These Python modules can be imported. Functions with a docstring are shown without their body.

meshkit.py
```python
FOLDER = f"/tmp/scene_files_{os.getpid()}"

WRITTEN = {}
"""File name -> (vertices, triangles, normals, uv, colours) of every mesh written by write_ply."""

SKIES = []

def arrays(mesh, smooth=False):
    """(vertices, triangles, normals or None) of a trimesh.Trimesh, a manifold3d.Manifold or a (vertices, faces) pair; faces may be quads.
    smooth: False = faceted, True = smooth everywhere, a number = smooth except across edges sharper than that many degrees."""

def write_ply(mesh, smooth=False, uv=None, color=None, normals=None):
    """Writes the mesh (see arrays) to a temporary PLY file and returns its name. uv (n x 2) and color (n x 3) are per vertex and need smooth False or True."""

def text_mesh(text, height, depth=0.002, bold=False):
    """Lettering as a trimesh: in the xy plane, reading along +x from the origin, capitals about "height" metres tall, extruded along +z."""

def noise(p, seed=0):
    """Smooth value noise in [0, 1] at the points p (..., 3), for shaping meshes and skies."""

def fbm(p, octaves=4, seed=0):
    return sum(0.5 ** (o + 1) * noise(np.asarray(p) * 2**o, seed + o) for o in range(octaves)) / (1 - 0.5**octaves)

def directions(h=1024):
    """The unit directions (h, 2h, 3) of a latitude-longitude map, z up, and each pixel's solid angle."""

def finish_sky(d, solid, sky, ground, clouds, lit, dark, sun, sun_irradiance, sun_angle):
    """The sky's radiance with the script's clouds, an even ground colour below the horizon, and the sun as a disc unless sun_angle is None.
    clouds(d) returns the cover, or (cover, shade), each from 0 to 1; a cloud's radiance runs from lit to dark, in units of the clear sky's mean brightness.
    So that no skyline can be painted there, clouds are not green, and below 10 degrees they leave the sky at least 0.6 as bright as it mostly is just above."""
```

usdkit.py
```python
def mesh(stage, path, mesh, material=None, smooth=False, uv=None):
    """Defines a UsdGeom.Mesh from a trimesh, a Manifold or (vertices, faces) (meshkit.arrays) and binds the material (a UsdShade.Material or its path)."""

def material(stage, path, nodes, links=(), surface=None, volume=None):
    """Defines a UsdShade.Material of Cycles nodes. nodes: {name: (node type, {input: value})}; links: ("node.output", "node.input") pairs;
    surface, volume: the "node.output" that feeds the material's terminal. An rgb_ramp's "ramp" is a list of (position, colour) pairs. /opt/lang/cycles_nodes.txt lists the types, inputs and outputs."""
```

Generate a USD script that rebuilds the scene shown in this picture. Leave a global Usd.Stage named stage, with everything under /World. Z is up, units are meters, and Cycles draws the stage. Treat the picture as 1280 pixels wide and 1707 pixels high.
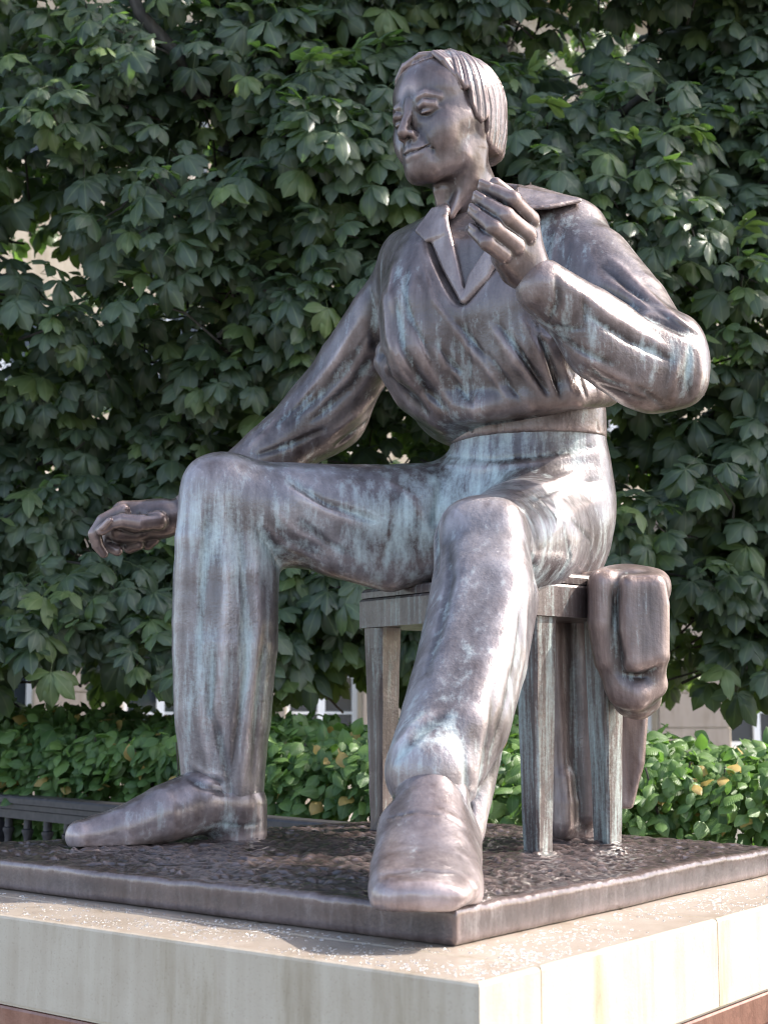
import math, random
import numpy as np
import trimesh
import usdkit, meshkit
from scipy import ndimage, sparse
from pxr import Usd, UsdGeom, UsdLux, UsdShade, Sdf, Gf, Vt

stage = Usd.Stage.CreateInMemory()
UsdGeom.SetStageUpAxis(stage, 'Z')
UsdGeom.SetStageMetersPerUnit(stage, 1.0)
UsdGeom.Xform.Define(stage, '/World')
UsdGeom.Scope.Define(stage, '/World/Looks')
rng = np.random.default_rng(7)
V3 = lambda *a: np.array(a, float)

# ------------------------------------------------------------------ camera
PLATE = 1.33                       # height of the bronze plate's top
CAM = V3(0, 0, PLATE + 0.32)       # eye
FPX, PITCH = 2516.0, math.radians(7.17)
cs, sn = math.cos(PITCH), math.sin(PITCH)
cam = UsdGeom.Camera.Define(stage, '/World/camera')
cam.CreateHorizontalApertureAttr(36.0)
cam.CreateVerticalApertureAttr(48.0)
cam.CreateFocalLengthAttr(36.0 * FPX / 1280)
cam.CreateClippingRangeAttr(Gf.Vec2f(0.05, 3000))
cam.CreateFStopAttr(9.0)
cam.CreateFocusDistanceAttr(3.3)
x = UsdGeom.Xformable(cam)
x.AddTranslateOp().Set(Gf.Vec3d(*CAM))
x.AddRotateXOp().Set(90 + math.degrees(PITCH))
cam.CreateExposureAttr(1.6)

# ------------------------------------------------------------------ sky and sun
SUN = V3(0.93, 0.10, 0.88); SUN /= np.linalg.norm(SUN)
elev, rot = math.asin(SUN[2]), math.atan2(SUN[0], SUN[1])
skym = usdkit.material(stage, '/World/Looks/sky_look', {
    's': ('sky_texture', {'sky_type': 'single_scattering', 'sun_disc': False, 'sun_elevation': elev, 'sun_rotation': rot, 'altitude': 100.0, 'air_density': 1.0, 'aerosol_density': 2.4, 'ozone_density': 1.0}),
    'tc': ('texture_coordinate', {}), 'n': ('noise_texture', {'scale': 2.2, 'detail': 6.0, 'roughness': 0.55}), 'mr': ('map_range', {'from_min': 0.35, 'from_max': 0.65, 'to_min': 0.0, 'to_max': 0.4, 'clamp': True}),
    'bw': ('rgb_to_bw', {}), 'cc': ('combine_color', {}), 'mx': ('mix_color', {'use_clamp': False}),
    'b': ('background_shader', {'strength': 0.15})}, [('tc.generated', 'n.vector'), ('n.fac', 'mr.value'), ('mr.result', 'mx.fac'), ('s.color', 'mx.a'), ('s.color', 'bw.color'),
    ('bw.val', 'cc.r'), ('bw.val', 'cc.g'), ('bw.val', 'cc.b'), ('cc.color', 'mx.b'), ('mx.result', 'b.color')], surface='b.background')
dome = UsdLux.DomeLight.Define(stage, '/World/sky')
UsdShade.MaterialBindingAPI.Apply(dome.GetPrim()).Bind(skym)
dome.GetPrim().SetCustomDataByKey('kind', 'structure')
sun = UsdLux.DistantLight.Define(stage, '/World/sun')
sun.CreateNormalizeAttr(True); sun.CreateIntensityAttr(0.98); sun.CreateAngleAttr(0.53); sun.CreateColorAttr(Gf.Vec3f(1.0, 0.94, 0.84))
zax = Gf.Vec3d(*SUN); m4 = Gf.Matrix4d(1).SetRotate(Gf.Rotation(Gf.Vec3d(0, 0, 1), zax))
UsdGeom.Xformable(sun).AddTransformOp().Set(m4)


def P(px, py, D):
    """the point seen at (px, py) of the 1280 x 1707 photograph, D metres ahead of the eye"""
    u, v = (px - 640) / FPX, (853.5 - py) / FPX
    d = V3(u, cs - v * sn, sn + v * cs)
    return CAM + d * (D / d[1])


# ------------------------------------------------------------------ helpers
names = {}
def path_of(name, parent=None):
    base = (str(parent.GetPath()) if parent is not None else '/World') + '/' + name
    k = names.get(base, 0); names[base] = k + 1
    return base if k == 0 else f'{base}_{k:03d}'

def tag(o, label=None, cat=None, group=None, kind=None):
    p = o.GetPrim() if hasattr(o, 'GetPrim') else o
    for k, v in (('label', label), ('category', cat), ('group', group), ('kind', kind)):
        if v: p.SetCustomDataByKey(k, v)
    return p

def thing(name, label, cat, loc=(0, 0, 0), group=None):
    xf = UsdGeom.Xform.Define(stage, path_of(name))
    if any(loc): xf.AddTranslateOp().Set(Gf.Vec3d(*map(float, loc)))
    return tag(xf, label, cat, group)

def obj(name, mesh, mat, parent=None, smooth=False, at=None, kind=None, label=None, uv=None, attrs=None):
    v, f, n = meshkit.arrays(mesh, smooth)
    if at is not None: v = v - np.asarray(at, float)
    m = usdkit.mesh(stage, path_of(name, parent), (v, f), LOOK[mat], smooth=False, uv=uv)
    if n is not None:
        m.CreateNormalsAttr(Vt.Vec3fArray.FromNumpy(n.astype(np.float32))); m.SetNormalsInterpolation('vertex')
    for k, a in (attrs or {}).items():
        UsdGeom.PrimvarsAPI(m).CreatePrimvar(k, Sdf.ValueTypeNames.FloatArray, 'vertex').Set(Vt.FloatArray.FromNumpy(np.asarray(a, np.float32)))
    return tag(m, label=label, kind=kind)

# ------------------------------------------------------------------ materials
LOOK = {}
def look(name, nodes, links, surface='p.BSDF', volume=None):
    LOOK[name] = usdkit.material(stage, '/World/Looks/' + name, nodes, links, surface=surface, volume=volume)

def bronze(name, dark, light, pat, rough=0.36, streak=(36, 36, 4.5), fine=0.25, amount=1.0, metal=0.8, coarse=0.5):
    look(name, {
        'g': ('geometry', {}),
        'mp': ('mapping', {'scale': streak}),
        'n1': ('noise_texture', {'scale': 1.0, 'detail': 5.0, 'roughness': 0.62}),
        'mp2': ('mapping', {'scale': (7, 7, 4)}),
        'n2': ('noise_texture', {'scale': 1.0, 'detail': 4.0, 'roughness': 0.6}),
        'n3': ('noise_texture', {'scale': 130.0, 'detail': 3.0, 'roughness': 0.6}),
        'n4': ('noise_texture', {'scale': 38.0, 'detail': 3.0, 'roughness': 0.55}),
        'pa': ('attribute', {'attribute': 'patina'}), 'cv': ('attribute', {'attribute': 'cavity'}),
        'r2': ('rgb_ramp', {'ramp': [(0.36, dark), (0.50, tuple(0.5 * (a + b) for a, b in zip(dark, light))), (0.64, light)]}),
        # patina mask: primvar + streaks + fine speckle
        'a1': ('math', {'math_type': 'multiply_add', 'value2': 2.0, 'value3': -0.99}),
        'a2': ('math', {'math_type': 'multiply_add', 'value2': 0.55, 'value3': -0.275}),
        'a3': ('math', {'math_type': 'add'}), 'a4': ('math', {'math_type': 'add'}),
        'mr': ('map_range', {'from_min': 0.22, 'from_max': 1.0, 'to_min': 0.0, 'to_max': 0.85 * amount, 'clamp': True}),
        'mx': ('mix_color', {'b': pat}),
        # cavities darker, raised edges rubbed lighter
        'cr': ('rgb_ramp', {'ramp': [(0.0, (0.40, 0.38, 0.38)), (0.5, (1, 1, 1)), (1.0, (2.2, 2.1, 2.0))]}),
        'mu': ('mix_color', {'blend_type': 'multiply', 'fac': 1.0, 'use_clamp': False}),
        'ro': ('map_range', {'from_min': 0.25, 'from_max': 0.75, 'to_min': rough - 0.09, 'to_max': rough + 0.12}),
        'ro2': ('math', {'math_type': 'multiply_add', 'value2': 0.3}),
        'me': ('map_range', {'to_min': metal, 'to_max': 0.15}),
        'bs': ('math', {'math_type': 'multiply_add', 'value2': coarse}), 'bs2': ('math', {'math_type': 'multiply_add', 'value2': 0.9}),
        'f2': ('math', {'math_type': 'multiply_add', 'value2': 0.55}), 'f3': ('math', {'math_type': 'multiply', 'value2': 0.45}), 'cp': ('math', {'math_type': 'multiply_add', 'value2': -0.4, 'value3': 0.2}), 'a5': ('math', {'math_type': 'add'}),
        'bu': ('bump', {'strength': fine, 'distance': 0.004}),
        'p': ('principled_bsdf', {'specular_ior_level': 0.7, 'coat_weight': 0.45, 'coat_roughness': 0.22, 'coat_ior': 1.5}),
    }, [('g.position', 'mp.vector'), ('mp.vector', 'n1.vector'), ('g.position', 'mp2.vector'), ('mp2.vector', 'n2.vector'),
        ('g.position', 'n3.vector'), ('g.position', 'n4.vector'), ('n1.fac', 'f3.value1'), ('f3.value', 'f2.value3'), ('n2.fac', 'f2.value1'), ('f2.value', 'r2.fac'),
        ('n1.fac', 'a1.value1'), ('n3.fac', 'a2.value1'), ('a1.value', 'a3.value1'), ('a2.value', 'a3.value2'),
        ('a3.value', 'a4.value1'), ('pa.fac', 'a4.value2'), ('cv.fac', 'cp.value1'), ('a4.value', 'a5.value1'), ('cp.value', 'a5.value2'), ('a5.value', 'mr.value'),
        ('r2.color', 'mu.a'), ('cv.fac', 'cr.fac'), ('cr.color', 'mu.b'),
        ('mu.result', 'mx.a'), ('mr.result', 'mx.fac'), ('mx.result', 'p.base_color'),
        ('n4.fac', 'ro.value'), ('mr.result', 'ro2.value1'), ('ro.result', 'ro2.value3'), ('ro2.value', 'p.roughness'),
        ('mr.result', 'me.value'), ('me.result', 'p.metallic'),
        ('n4.fac', 'bs.value1'), ('n3.fac', 'bs.value3'), ('bs.value', 'bs2.value3'), ('n1.fac', 'bs2.value1'), ('bs2.value', 'bu.height'), ('bu.normal', 'p.normal')])

bronze('bronze_cloth', (0.036, 0.024, 0.022), (0.138, 0.114, 0.114), (0.42, 0.51, 0.51), rough=0.31, fine=0.30, metal=0.5)
bronze('bronze_trousers', (0.060, 0.047, 0.047), (0.212, 0.196, 0.208), (0.46, 0.55, 0.55), rough=0.31, fine=0.30, metal=0.45)
bronze('bronze_shoe', (0.066, 0.048, 0.046), (0.20, 0.172, 0.178), (0.42, 0.50, 0.51), rough=0.27, fine=0.14, metal=0.5)
bronze('bronze_skin', (0.038, 0.025, 0.022), (0.130, 0.100, 0.098), (0.34, 0.43, 0.45), rough=0.28, fine=0.14, amount=0.8, metal=0.5)
bronze('bronze_stool', (0.044, 0.030, 0.028), (0.145, 0.115, 0.11), (0.38, 0.48, 0.47), rough=0.38, streak=(70, 70, 4), metal=0.5)
bronze('bronze_plate', (0.034, 0.024, 0.023), (0.088, 0.070, 0.070), (0.40, 0.39, 0.39), rough=0.20, streak=(60, 60, 14), fine=0.22, amount=0.35, metal=0.5)  # pale grey patina tone also paints in sky glints on the wet top
bronze('bronze_frieze', (0.16, 0.07, 0.05), (0.30, 0.16, 0.12), (0.3, 0.4, 0.36), rough=0.4, amount=0.3)

def stone(name, c0, c1, rough=0.8, sc=6.0, bump=0.15, streak=(30, 30, 1.2), wet=0.0):
    look(name, {
        'sn': ('separate_xyz', {}), 'wn': ('map_range', {'from_min': 0.8, 'from_max': 0.99, 'to_min': 0.0, 'to_max': wet, 'clamp': True}), 'wc': ('mix_color', {'blend_type': 'multiply', 'b': (0.66, 0.645, 0.69)}), 'wr': ('map_range', {'to_min': rough, 'to_max': 0.30}),
        'g': ('geometry', {}), 'mp': ('mapping', {'scale': streak}),
        'n1': ('noise_texture', {'scale': 1.0, 'detail': 4.0}), 'n2': ('noise_texture', {'scale': sc, 'detail': 6.0, 'roughness': 0.65}),
        'n3': ('noise_texture', {'scale': 220.0, 'detail': 2.0}),
        'av': ('math', {'math_type': 'add'}), 'r': ('rgb_ramp', {'ramp': [(0.70, c0), (1.0, tuple(0.45 * a + 0.55 * b for a, b in zip(c0, c1))), (1.28, c1)]}),
        'h': ('math', {'math_type': 'multiply', 'value2': 0.5}),
        'r2': ('rgb_ramp', {'ramp': [(0.35, c0), (0.5, tuple(0.45 * a + 0.55 * b for a, b in zip(c0, c1))), (0.64, c1)]}),
        'sp': ('rgb_ramp', {'ramp': [(0.28, (0.84, 0.82, 0.80)), (0.40, (1, 1, 1)), (1, (1, 1, 1))]}), 'mp3': ('mapping', {'scale': (11, 11, 1.6)}), 'n5': ('noise_texture', {'scale': 1.0, 'detail': 5.0, 'roughness': 0.7}), 'st': ('rgb_ramp', {'ramp': [(0.30, (0.60, 0.56, 0.47)), (0.40, (0.86, 0.84, 0.79)), (0.50, (1, 1, 1))]}), 'mu5': ('mix_color', {'blend_type': 'multiply', 'fac': 0.75}),
        'mu': ('mix_color', {'blend_type': 'multiply', 'fac': 0.8}),
        'bu': ('bump', {'strength': bump, 'distance': 0.003}), 'p': ('principled_bsdf', {'roughness': rough}),
    }, [('g.position', 'mp.vector'), ('mp.vector', 'n1.vector'), ('g.position', 'n2.vector'), ('g.position', 'n3.vector'),
        ('n1.fac', 'av.value1'), ('n2.fac', 'av.value2'), ('av.value', 'h.value1'), ('h.value', 'r2.fac'), ('r2.color', 'mu.a'),
        ('n3.fac', 'sp.fac'), ('sp.color', 'mu.b'), ('g.true_normal', 'sn.vector'), ('sn.z', 'wn.value'), ('wn.result', 'wc.fac'), ('g.position', 'mp3.vector'), ('mp3.vector', 'n5.vector'), ('n5.fac', 'st.fac'), ('mu.result', 'mu5.a'), ('st.color', 'mu5.b'), ('mu5.result', 'wc.a'), ('wc.result', 'p.base_color'), ('wn.result', 'wr.value'), ('wr.result', 'p.roughness'), ('n3.fac', 'bu.height'), ('bu.normal', 'p.normal')])

stone('sandstone', (0.345, 0.285, 0.215), (0.44, 0.38, 0.305), wet=1.0)
stone('ground_floor_shaded', (0.165, 0.14, 0.122), (0.21, 0.18, 0.158), sc=1.5, bump=0.05, streak=(3, 3, 0.3))  # shade on the lower facade, put into the colour of its blocks
stone('plaster', (0.36, 0.30, 0.225), (0.45, 0.385, 0.30), sc=1.5, bump=0.05, streak=(3, 3, 0.3))
stone('trim_stone', (0.44, 0.38, 0.31), (0.54, 0.48, 0.40), sc=2.0, bump=0.05, streak=(3, 3, 0.3))
stone('paving', (0.085, 0.08, 0.072), (0.15, 0.14, 0.128), sc=3.0, streak=(2, 2, 2))
stone('soil', (0.05, 0.037, 0.025), (0.10, 0.075, 0.05), sc=9.0, streak=(4, 4, 4))
look('iron', {'g': ('geometry', {}), 'n': ('noise_texture', {'scale': 45.0, 'detail': 4.0}), 'r': ('rgb_ramp', {'ramp': [(0.3, (0.022, 0.021, 0.026)), (0.7, (0.05, 0.046, 0.05))]}),
              'bu': ('bump', {'strength': 0.15, 'distance': 0.003}), 'p': ('principled_bsdf', {'roughness': 0.42, 'metallic': 0.3})},
     [('g.position', 'n.vector'), ('n.fac', 'r.fac'), ('r.color', 'p.base_color'), ('n.fac', 'bu.height'), ('bu.normal', 'p.normal')])
look('white_frame', {'p': ('principled_bsdf', {'base_color': (0.72, 0.73, 0.74), 'roughness': 0.45})}, [])
look('window_glass', {'f': ('fresnel', {'IOR': 1.5}), 'd': ('principled_bsdf', {'base_color': (0.02, 0.025, 0.03), 'roughness': 0.04, 'specular_ior_level': 0.8})}, [], surface='d.BSDF')
look('water', {'f': ('layer_weight', {'blend': 0.35}), 'fm': ('math', {'math_type': 'multiply_add', 'value2': 0.7, 'value3': 0.10}), 't': ('transparent_bsdf', {'color': (0.98, 0.98, 0.98)}), 'g': ('glossy_bsdf', {'color': (1, 1, 1), 'roughness': 0.12}), 'm': ('mix_closure', {})}, [('f.facing', 'fm.value1'), ('fm.value', 'm.fac'), ('t.BSDF', 'm.closure1'), ('g.BSDF', 'm.closure2')], surface='m.closure')
look('bark', {'g': ('geometry', {}), 'mp': ('mapping', {'scale': (40, 40, 9)}), 'n': ('noise_texture', {'scale': 1.0, 'detail': 5.0}), 'r': ('rgb_ramp', {'ramp': [(0.3, (0.018, 0.015, 0.012)), (0.7, (0.055, 0.047, 0.038))]}),
              'bu': ('bump', {'strength': 0.6, 'distance': 0.01}), 'p': ('principled_bsdf', {'roughness': 0.85})},
     [('g.position', 'mp.vector'), ('mp.vector', 'n.vector'), ('n.fac', 'r.fac'), ('r.color', 'p.base_color'), ('n.fac', 'bu.height'), ('bu.normal', 'p.normal')])

def leaf_look(name, c0, c1, vein, rough=0.42, trans=0.25, tcol=(0.10, 0.22, 0.03), vs=9.0):
    """uv.x runs across a leaflet (-1..1 as 0..1), uv.y along it; veins from both"""
    look(name, {
        'uv': ('texture_coordinate', {}), 'sx': ('separate_xyz', {}), 'oi': ('object_info', {}), 'g': ('geometry', {}),
        'n': ('noise_texture', {'scale': 14.0, 'detail': 3.0}),
        'm0': ('math', {'math_type': 'add'}), 'm1': ('math', {'math_type': 'multiply_add', 'value2': 0.5, 'value3': 0.0}),
        'r': ('rgb_ramp', {'ramp': [(0.2, c0), (0.75, c1), (1.0, tuple(1.15 * c for c in c1))]}),
        'ux': ('math', {'math_type': 'subtract', 'value2': 0.5}), 'ab': ('math', {'math_type': 'absolute'}),
        'mid': ('map_range', {'from_min': 0.015, 'from_max': 0.05, 'to_min': 1.0, 'to_max': 0.0, 'clamp': True}),
        'sv': ('math', {'math_type': 'multiply_add', 'value2': -0.9}), 'sv2': ('math', {'math_type': 'multiply', 'value2': vs * 6.283}), 'sv3': ('math', {'math_type': 'sine'}),
        'sd': ('map_range', {'from_min': 0.82, 'from_max': 1.0, 'to_min': 0.0, 'to_max': 0.22, 'clamp': True}),
        'mxv': ('math', {'math_type': 'maximum'}), 'mxv2': ('math', {'math_type': 'multiply', 'value2': 0.65}),
        'mc': ('mix_color', {'b': vein}),
        'bu': ('bump', {'strength': 0.22, 'distance': 0.003}),
        'p': ('principled_bsdf', {'roughness': rough, 'specular_ior_level': 0.5}), 't': ('translucent_bsdf', {'color': tcol}), 'mx': ('mix_closure', {'fac': trans}),
    }, [('uv.UV', 'sx.vector'), ('g.position', 'n.vector'), ('oi.random', 'm0.value1'), ('n.fac', 'm0.value2'), ('m0.value', 'm1.value1'), ('m1.value', 'r.fac'),
        ('sx.x', 'ux.value1'), ('ux.value', 'ab.value1'), ('ab.value', 'mid.value'), ('ab.value', 'sv.value1'), ('sx.y', 'sv.value3'), ('sv.value', 'sv2.value1'),
        ('sv2.value', 'sv3.value1'), ('sv3.value', 'sd.value'), ('mid.result', 'mxv.value1'), ('sd.result', 'mxv.value2'), ('mxv.value', 'mxv2.value1'),
        ('r.color', 'mc.a'), ('mxv2.value', 'mc.fac'), ('mc.result', 'p.base_color'), ('sv3.value', 'bu.height'), ('bu.normal', 'p.normal'),
        ('p.BSDF', 'mx.closure1'), ('t.BSDF', 'mx.closure2')], surface='mx.closure')

leaf_look('chestnut_leaf', (0.026, 0.041, 0.029), (0.078, 0.108, 0.070), (0.15, 0.19, 0.10), rough=0.34, trans=0.3, tcol=(0.20, 0.38, 0.06))
leaf_look('chestnut_leaf_light', (0.070, 0.105, 0.045), (0.120, 0.165, 0.065), (0.20, 0.24, 0.11), rough=0.36, trans=0.3, tcol=(0.28, 0.46, 0.08))
leaf_look('chestnut_leaf_brown', (0.10, 0.055, 0.02), (0.17, 0.10, 0.03), (0.2, 0.13, 0.06), tcol=(0.2, 0.12, 0.03))
leaf_look('hedge_leaf', (0.035, 0.080, 0.026), (0.115, 0.195, 0.055), (0.14, 0.22, 0.08), rough=0.45, trans=0.3, tcol=(0.16, 0.34, 0.05), vs=8.0)
leaf_look('hedge_leaf_yellow', (0.30, 0.22, 0.06), (0.42, 0.30, 0.10), (0.4, 0.3, 0.12), tcol=(0.4, 0.3, 0.06), vs=8.0)
look('petiole', {'p': ('principled_bsdf', {'base_color': (0.16, 0.20, 0.06), 'roughness': 0.5})}, [])

# ------------------------------------------------------------------ implicit modelling on a grid
BIG = 0.6
class Field:
    def __init__(s, lo, hi, h):
        s.lo, s.h = np.asarray(lo, np.float32), float(h)
        s.n = np.ceil((np.asarray(hi) - lo) / h).astype(int) + 1
        s.ax = [(s.lo[i] + np.arange(s.n[i]) * h).astype(np.float32) for i in range(3)]
        s.d = np.full(s.n, BIG, np.float32)
    def window(s, lo, hi, m):
        a = np.clip(np.floor((lo - m - s.lo) / s.h).astype(int), 0, s.n)
        b = np.clip(np.ceil((hi + m - s.lo) / s.h).astype(int) + 1, 0, s.n)
        sl = tuple(slice(p, q) for p, q in zip(a, b))
        X = s.ax[0][sl[0]][:, None, None], s.ax[1][sl[1]][None, :, None], s.ax[2][sl[2]][None, None, :]
        return sl, X
    def put(s, prim, k=0.0, op='add'):
        fn, lo, hi = prim
        m = k + 4 * s.h
        sl, X = s.window(lo, hi, m)
        if min(q.stop - q.start for q in sl) <= 0: return
        b = fn(*X); a = s.d[sl]
        if op == 'add':
            r = np.minimum(a, b)
            if k > 0: q = np.maximum(k - np.abs(a - b), 0) / k; r = r - q * q * (k * 0.25)
        else:
            b = -b; r = np.maximum(a, b)
            if k > 0: q = np.maximum(k - np.abs(a - b), 0) / k; r = r + q * q * (k * 0.25)
        s.d[sl] = r
    def group(s, prims, k, op, inner):
        """the prims joined among themselves first (no swelling where a limb's pieces overlap), then blended in"""
        m = k + 4 * s.h
        sl, X = s.window(np.min([p[1] for p in prims], 0), np.max([p[2] for p in prims], 0), m)
        if min(q.stop - q.start for q in sl) <= 0: return
        keep = s.d
        s.d = np.full([q.stop - q.start for q in sl], 2.0, np.float32)
        lo, n, ax = s.lo, s.n, s.ax
        o = np.array([q.start for q in sl]); s.lo = lo + o * np.float32(s.h); s.n = np.array(s.d.shape); s.ax = [a[q] for a, q in zip(ax, sl)]
        for p in prims:
            fn, l, h = p; s.put((fn, l - k, h + k), inner)
        b = s.d; s.d, s.lo, s.n, s.ax = keep, lo, n, ax
        a = s.d[sl]
        if op == 'add':
            r = np.minimum(a, b)
            if k > 0: q = np.maximum(k - np.abs(a - b), 0) / k; r = r - q * q * (k * 0.25)
        else:
            r = np.maximum(a, -b)
            if k > 0: q = np.maximum(k - np.abs(a + b), 0) / k; r = r + q * q * (k * 0.25)
        s.d[sl] = r
    def add(s, prims, k=0.0):
        if isinstance(prims, list) and len(prims) > 1: s.group(prims, k, 'add', min(k * 0.12, 0.006))
        else: s.put(prims[0] if isinstance(prims, list) else prims, k)
    def sub(s, prims, k=0.0):
        if isinstance(prims, list) and len(prims) > 1: s.group(prims, k, 'sub', 0.0)
        else: s.put(prims[0] if isinstance(prims, list) else prims, k, 'sub')
    def below(s, z):          # keep what lies above the level z
        s.d = np.maximum(s.d, (z - s.ax[2])[None, None, :])
    def at(s, pts, order=1):
        q = (np.asarray(pts) - s.lo) / s.h
        return ndimage.map_coordinates(s.d, q.T, order=order, mode='nearest')
    def hit(s, px, py, near=1.9, far=4.6):
        """first surface point on the line of sight"""
        a, b = P(px, py, near), P(px, py, far)
        t = np.linspace(0, 1, 1400)
        inside = (a + t[:, None] * (b - a))
        ok = ((inside > s.lo) & (inside < s.lo + (s.n - 1) * s.h)).all(1)
        d = np.where(ok, s.at(inside), BIG)
        i = np.argmax(d < 0)
        if d[i] >= 0: return None
        return inside[i]
    def fold(s, pts, r, k=0.012, op='add', lift=0.0):
        """a ridge (add) or a groove (sub) along a line drawn on the surface as seen in the photograph"""
        pts = np.asarray(pts, float); out = []
        for (x0, y0), (x1, y1) in zip(pts[:-1], pts[1:]):
            n = max(2, int(math.hypot(x1 - x0, y1 - y0) / 14))
            out += [(x0 + (x1 - x0) * j / n, y0 + (y1 - y0) * j / n) for j in range(n)]
        out.append(tuple(pts[-1]))
        H = [s.hit(*q) for q in out]
        H = [h for h in H if h is not None]
        if len(H) < 2: return
        H = np.array(H)
        H[:, 1] += lift
        n = len(H); prof = np.sin(np.linspace(0.10, math.pi - 0.10, n)) ** 0.7
        A, w = (0.85 if op == 'add' else 1.6) * r, (0.55 * r + 0.16 * k if op == 'add' else 0.42 * r + 0.14 * k)
        m = 3.2 * w
        sl, X = s.window(H.min(0), H.max(0), m)
        if min(q.stop - q.start for q in sl) <= 0: return
        bump = np.zeros([q.stop - q.start for q in sl], np.float32)
        o = np.array([q.start for q in sl])
        for i in range(n - 1):
            if np.linalg.norm(H[i + 1] - H[i]) > 0.12: continue
            sl2, Y = s.window(np.minimum(H[i], H[i + 1]), np.maximum(H[i], H[i + 1]), m)
            ee = H[i + 1] - H[i]; L = max(float(ee @ ee), 1e-9)
            px, py, pz = (Y[j] - np.float32(H[i][j]) for j in range(3))
            t = np.clip((px * ee[0] + py * ee[1] + pz * ee[2]) / L, 0, 1)
            d2 = (px - t * ee[0]) ** 2 + (py - t * ee[1]) ** 2 + (pz - t * ee[2]) ** 2
            if op == 'add': g = np.exp(-(d2 / (w * w) + 1e-4) ** 0.8)
            else: g = np.exp(-np.sqrt(d2 / (w * w) * 2.0 + 0.04) + 0.2)
            g = g * (prof[i] + (prof[i + 1] - prof[i]) * t)
            q = tuple(slice(c.start - oo, c.stop - oo) for c, oo in zip(sl2, o))
            bump[q] = np.maximum(bump[q], g)
        s.d[sl] += np.float32(-A if op == 'add' else A) * bump
    def mesh(s):
        d = s.d
        for a in range(3):                                # closed at the grid's edge
            for e in (0, -1):
                sl = [slice(None)] * 3; sl[a] = e; d[tuple(sl)] = np.maximum(d[tuple(sl)], 0.3 * s.h)
        for _ in range(6):                                # no chequered cell faces: every edge then has two triangles
            n_ = 0
            for a in range(3):
                b_, c_ = (a + 1) % 3, (a + 2) % 3
                D = np.moveaxis(d, (b_, c_), (0, 1)); g = D < 0
                bad = np.argwhere((g[:-1, :-1] == g[1:, 1:]) & (g[1:, :-1] == g[:-1, 1:]) & (g[:-1, :-1] != g[1:, :-1]))
                for i, j, l in bad:
                    q = [(i, j), (i + 1, j), (i, j + 1), (i + 1, j + 1)]
                    k = max((x for x in q if D[x[0], x[1], l] < 0), key=lambda x: D[x[0], x[1], l], default=None)
                    if k: D[k[0], k[1], l] = 0.05 * s.h; n_ += 1
            if not n_: break
        neg = d < 0
        c = sum(neg[i:d.shape[0] - 1 + i, j:d.shape[1] - 1 + j, l:d.shape[2] - 1 + l].astype(np.int8) for i in (0, 1) for j in (0, 1) for l in (0, 1))
        act = np.argwhere((c > 0) & (c < 8))
        idx = np.full(c.shape, -1, np.int32); idx[tuple(act.T)] = np.arange(len(act))
        corners = [np.array(q) for q in np.ndindex(2, 2, 2)]
        val = np.stack([d[tuple((act + q).T)] for q in corners], 1)
        acc, cnt = np.zeros((len(act), 3)), np.zeros(len(act))
        for a in range(8):
            for b in range(a + 1, 8):
                if np.abs(corners[a] - corners[b]).sum() != 1: continue
                va, vb = val[:, a], val[:, b]; m = (va < 0) != (vb < 0)
                t = np.where(m, va / np.where(m, va - vb, 1), 0)
                acc += np.where(m[:, None], corners[a] + t[:, None] * (corners[b] - corners[a]), 0); cnt += m
        v = s.lo + (act + acc / cnt[:, None]) * s.h
        quads = []
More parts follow.
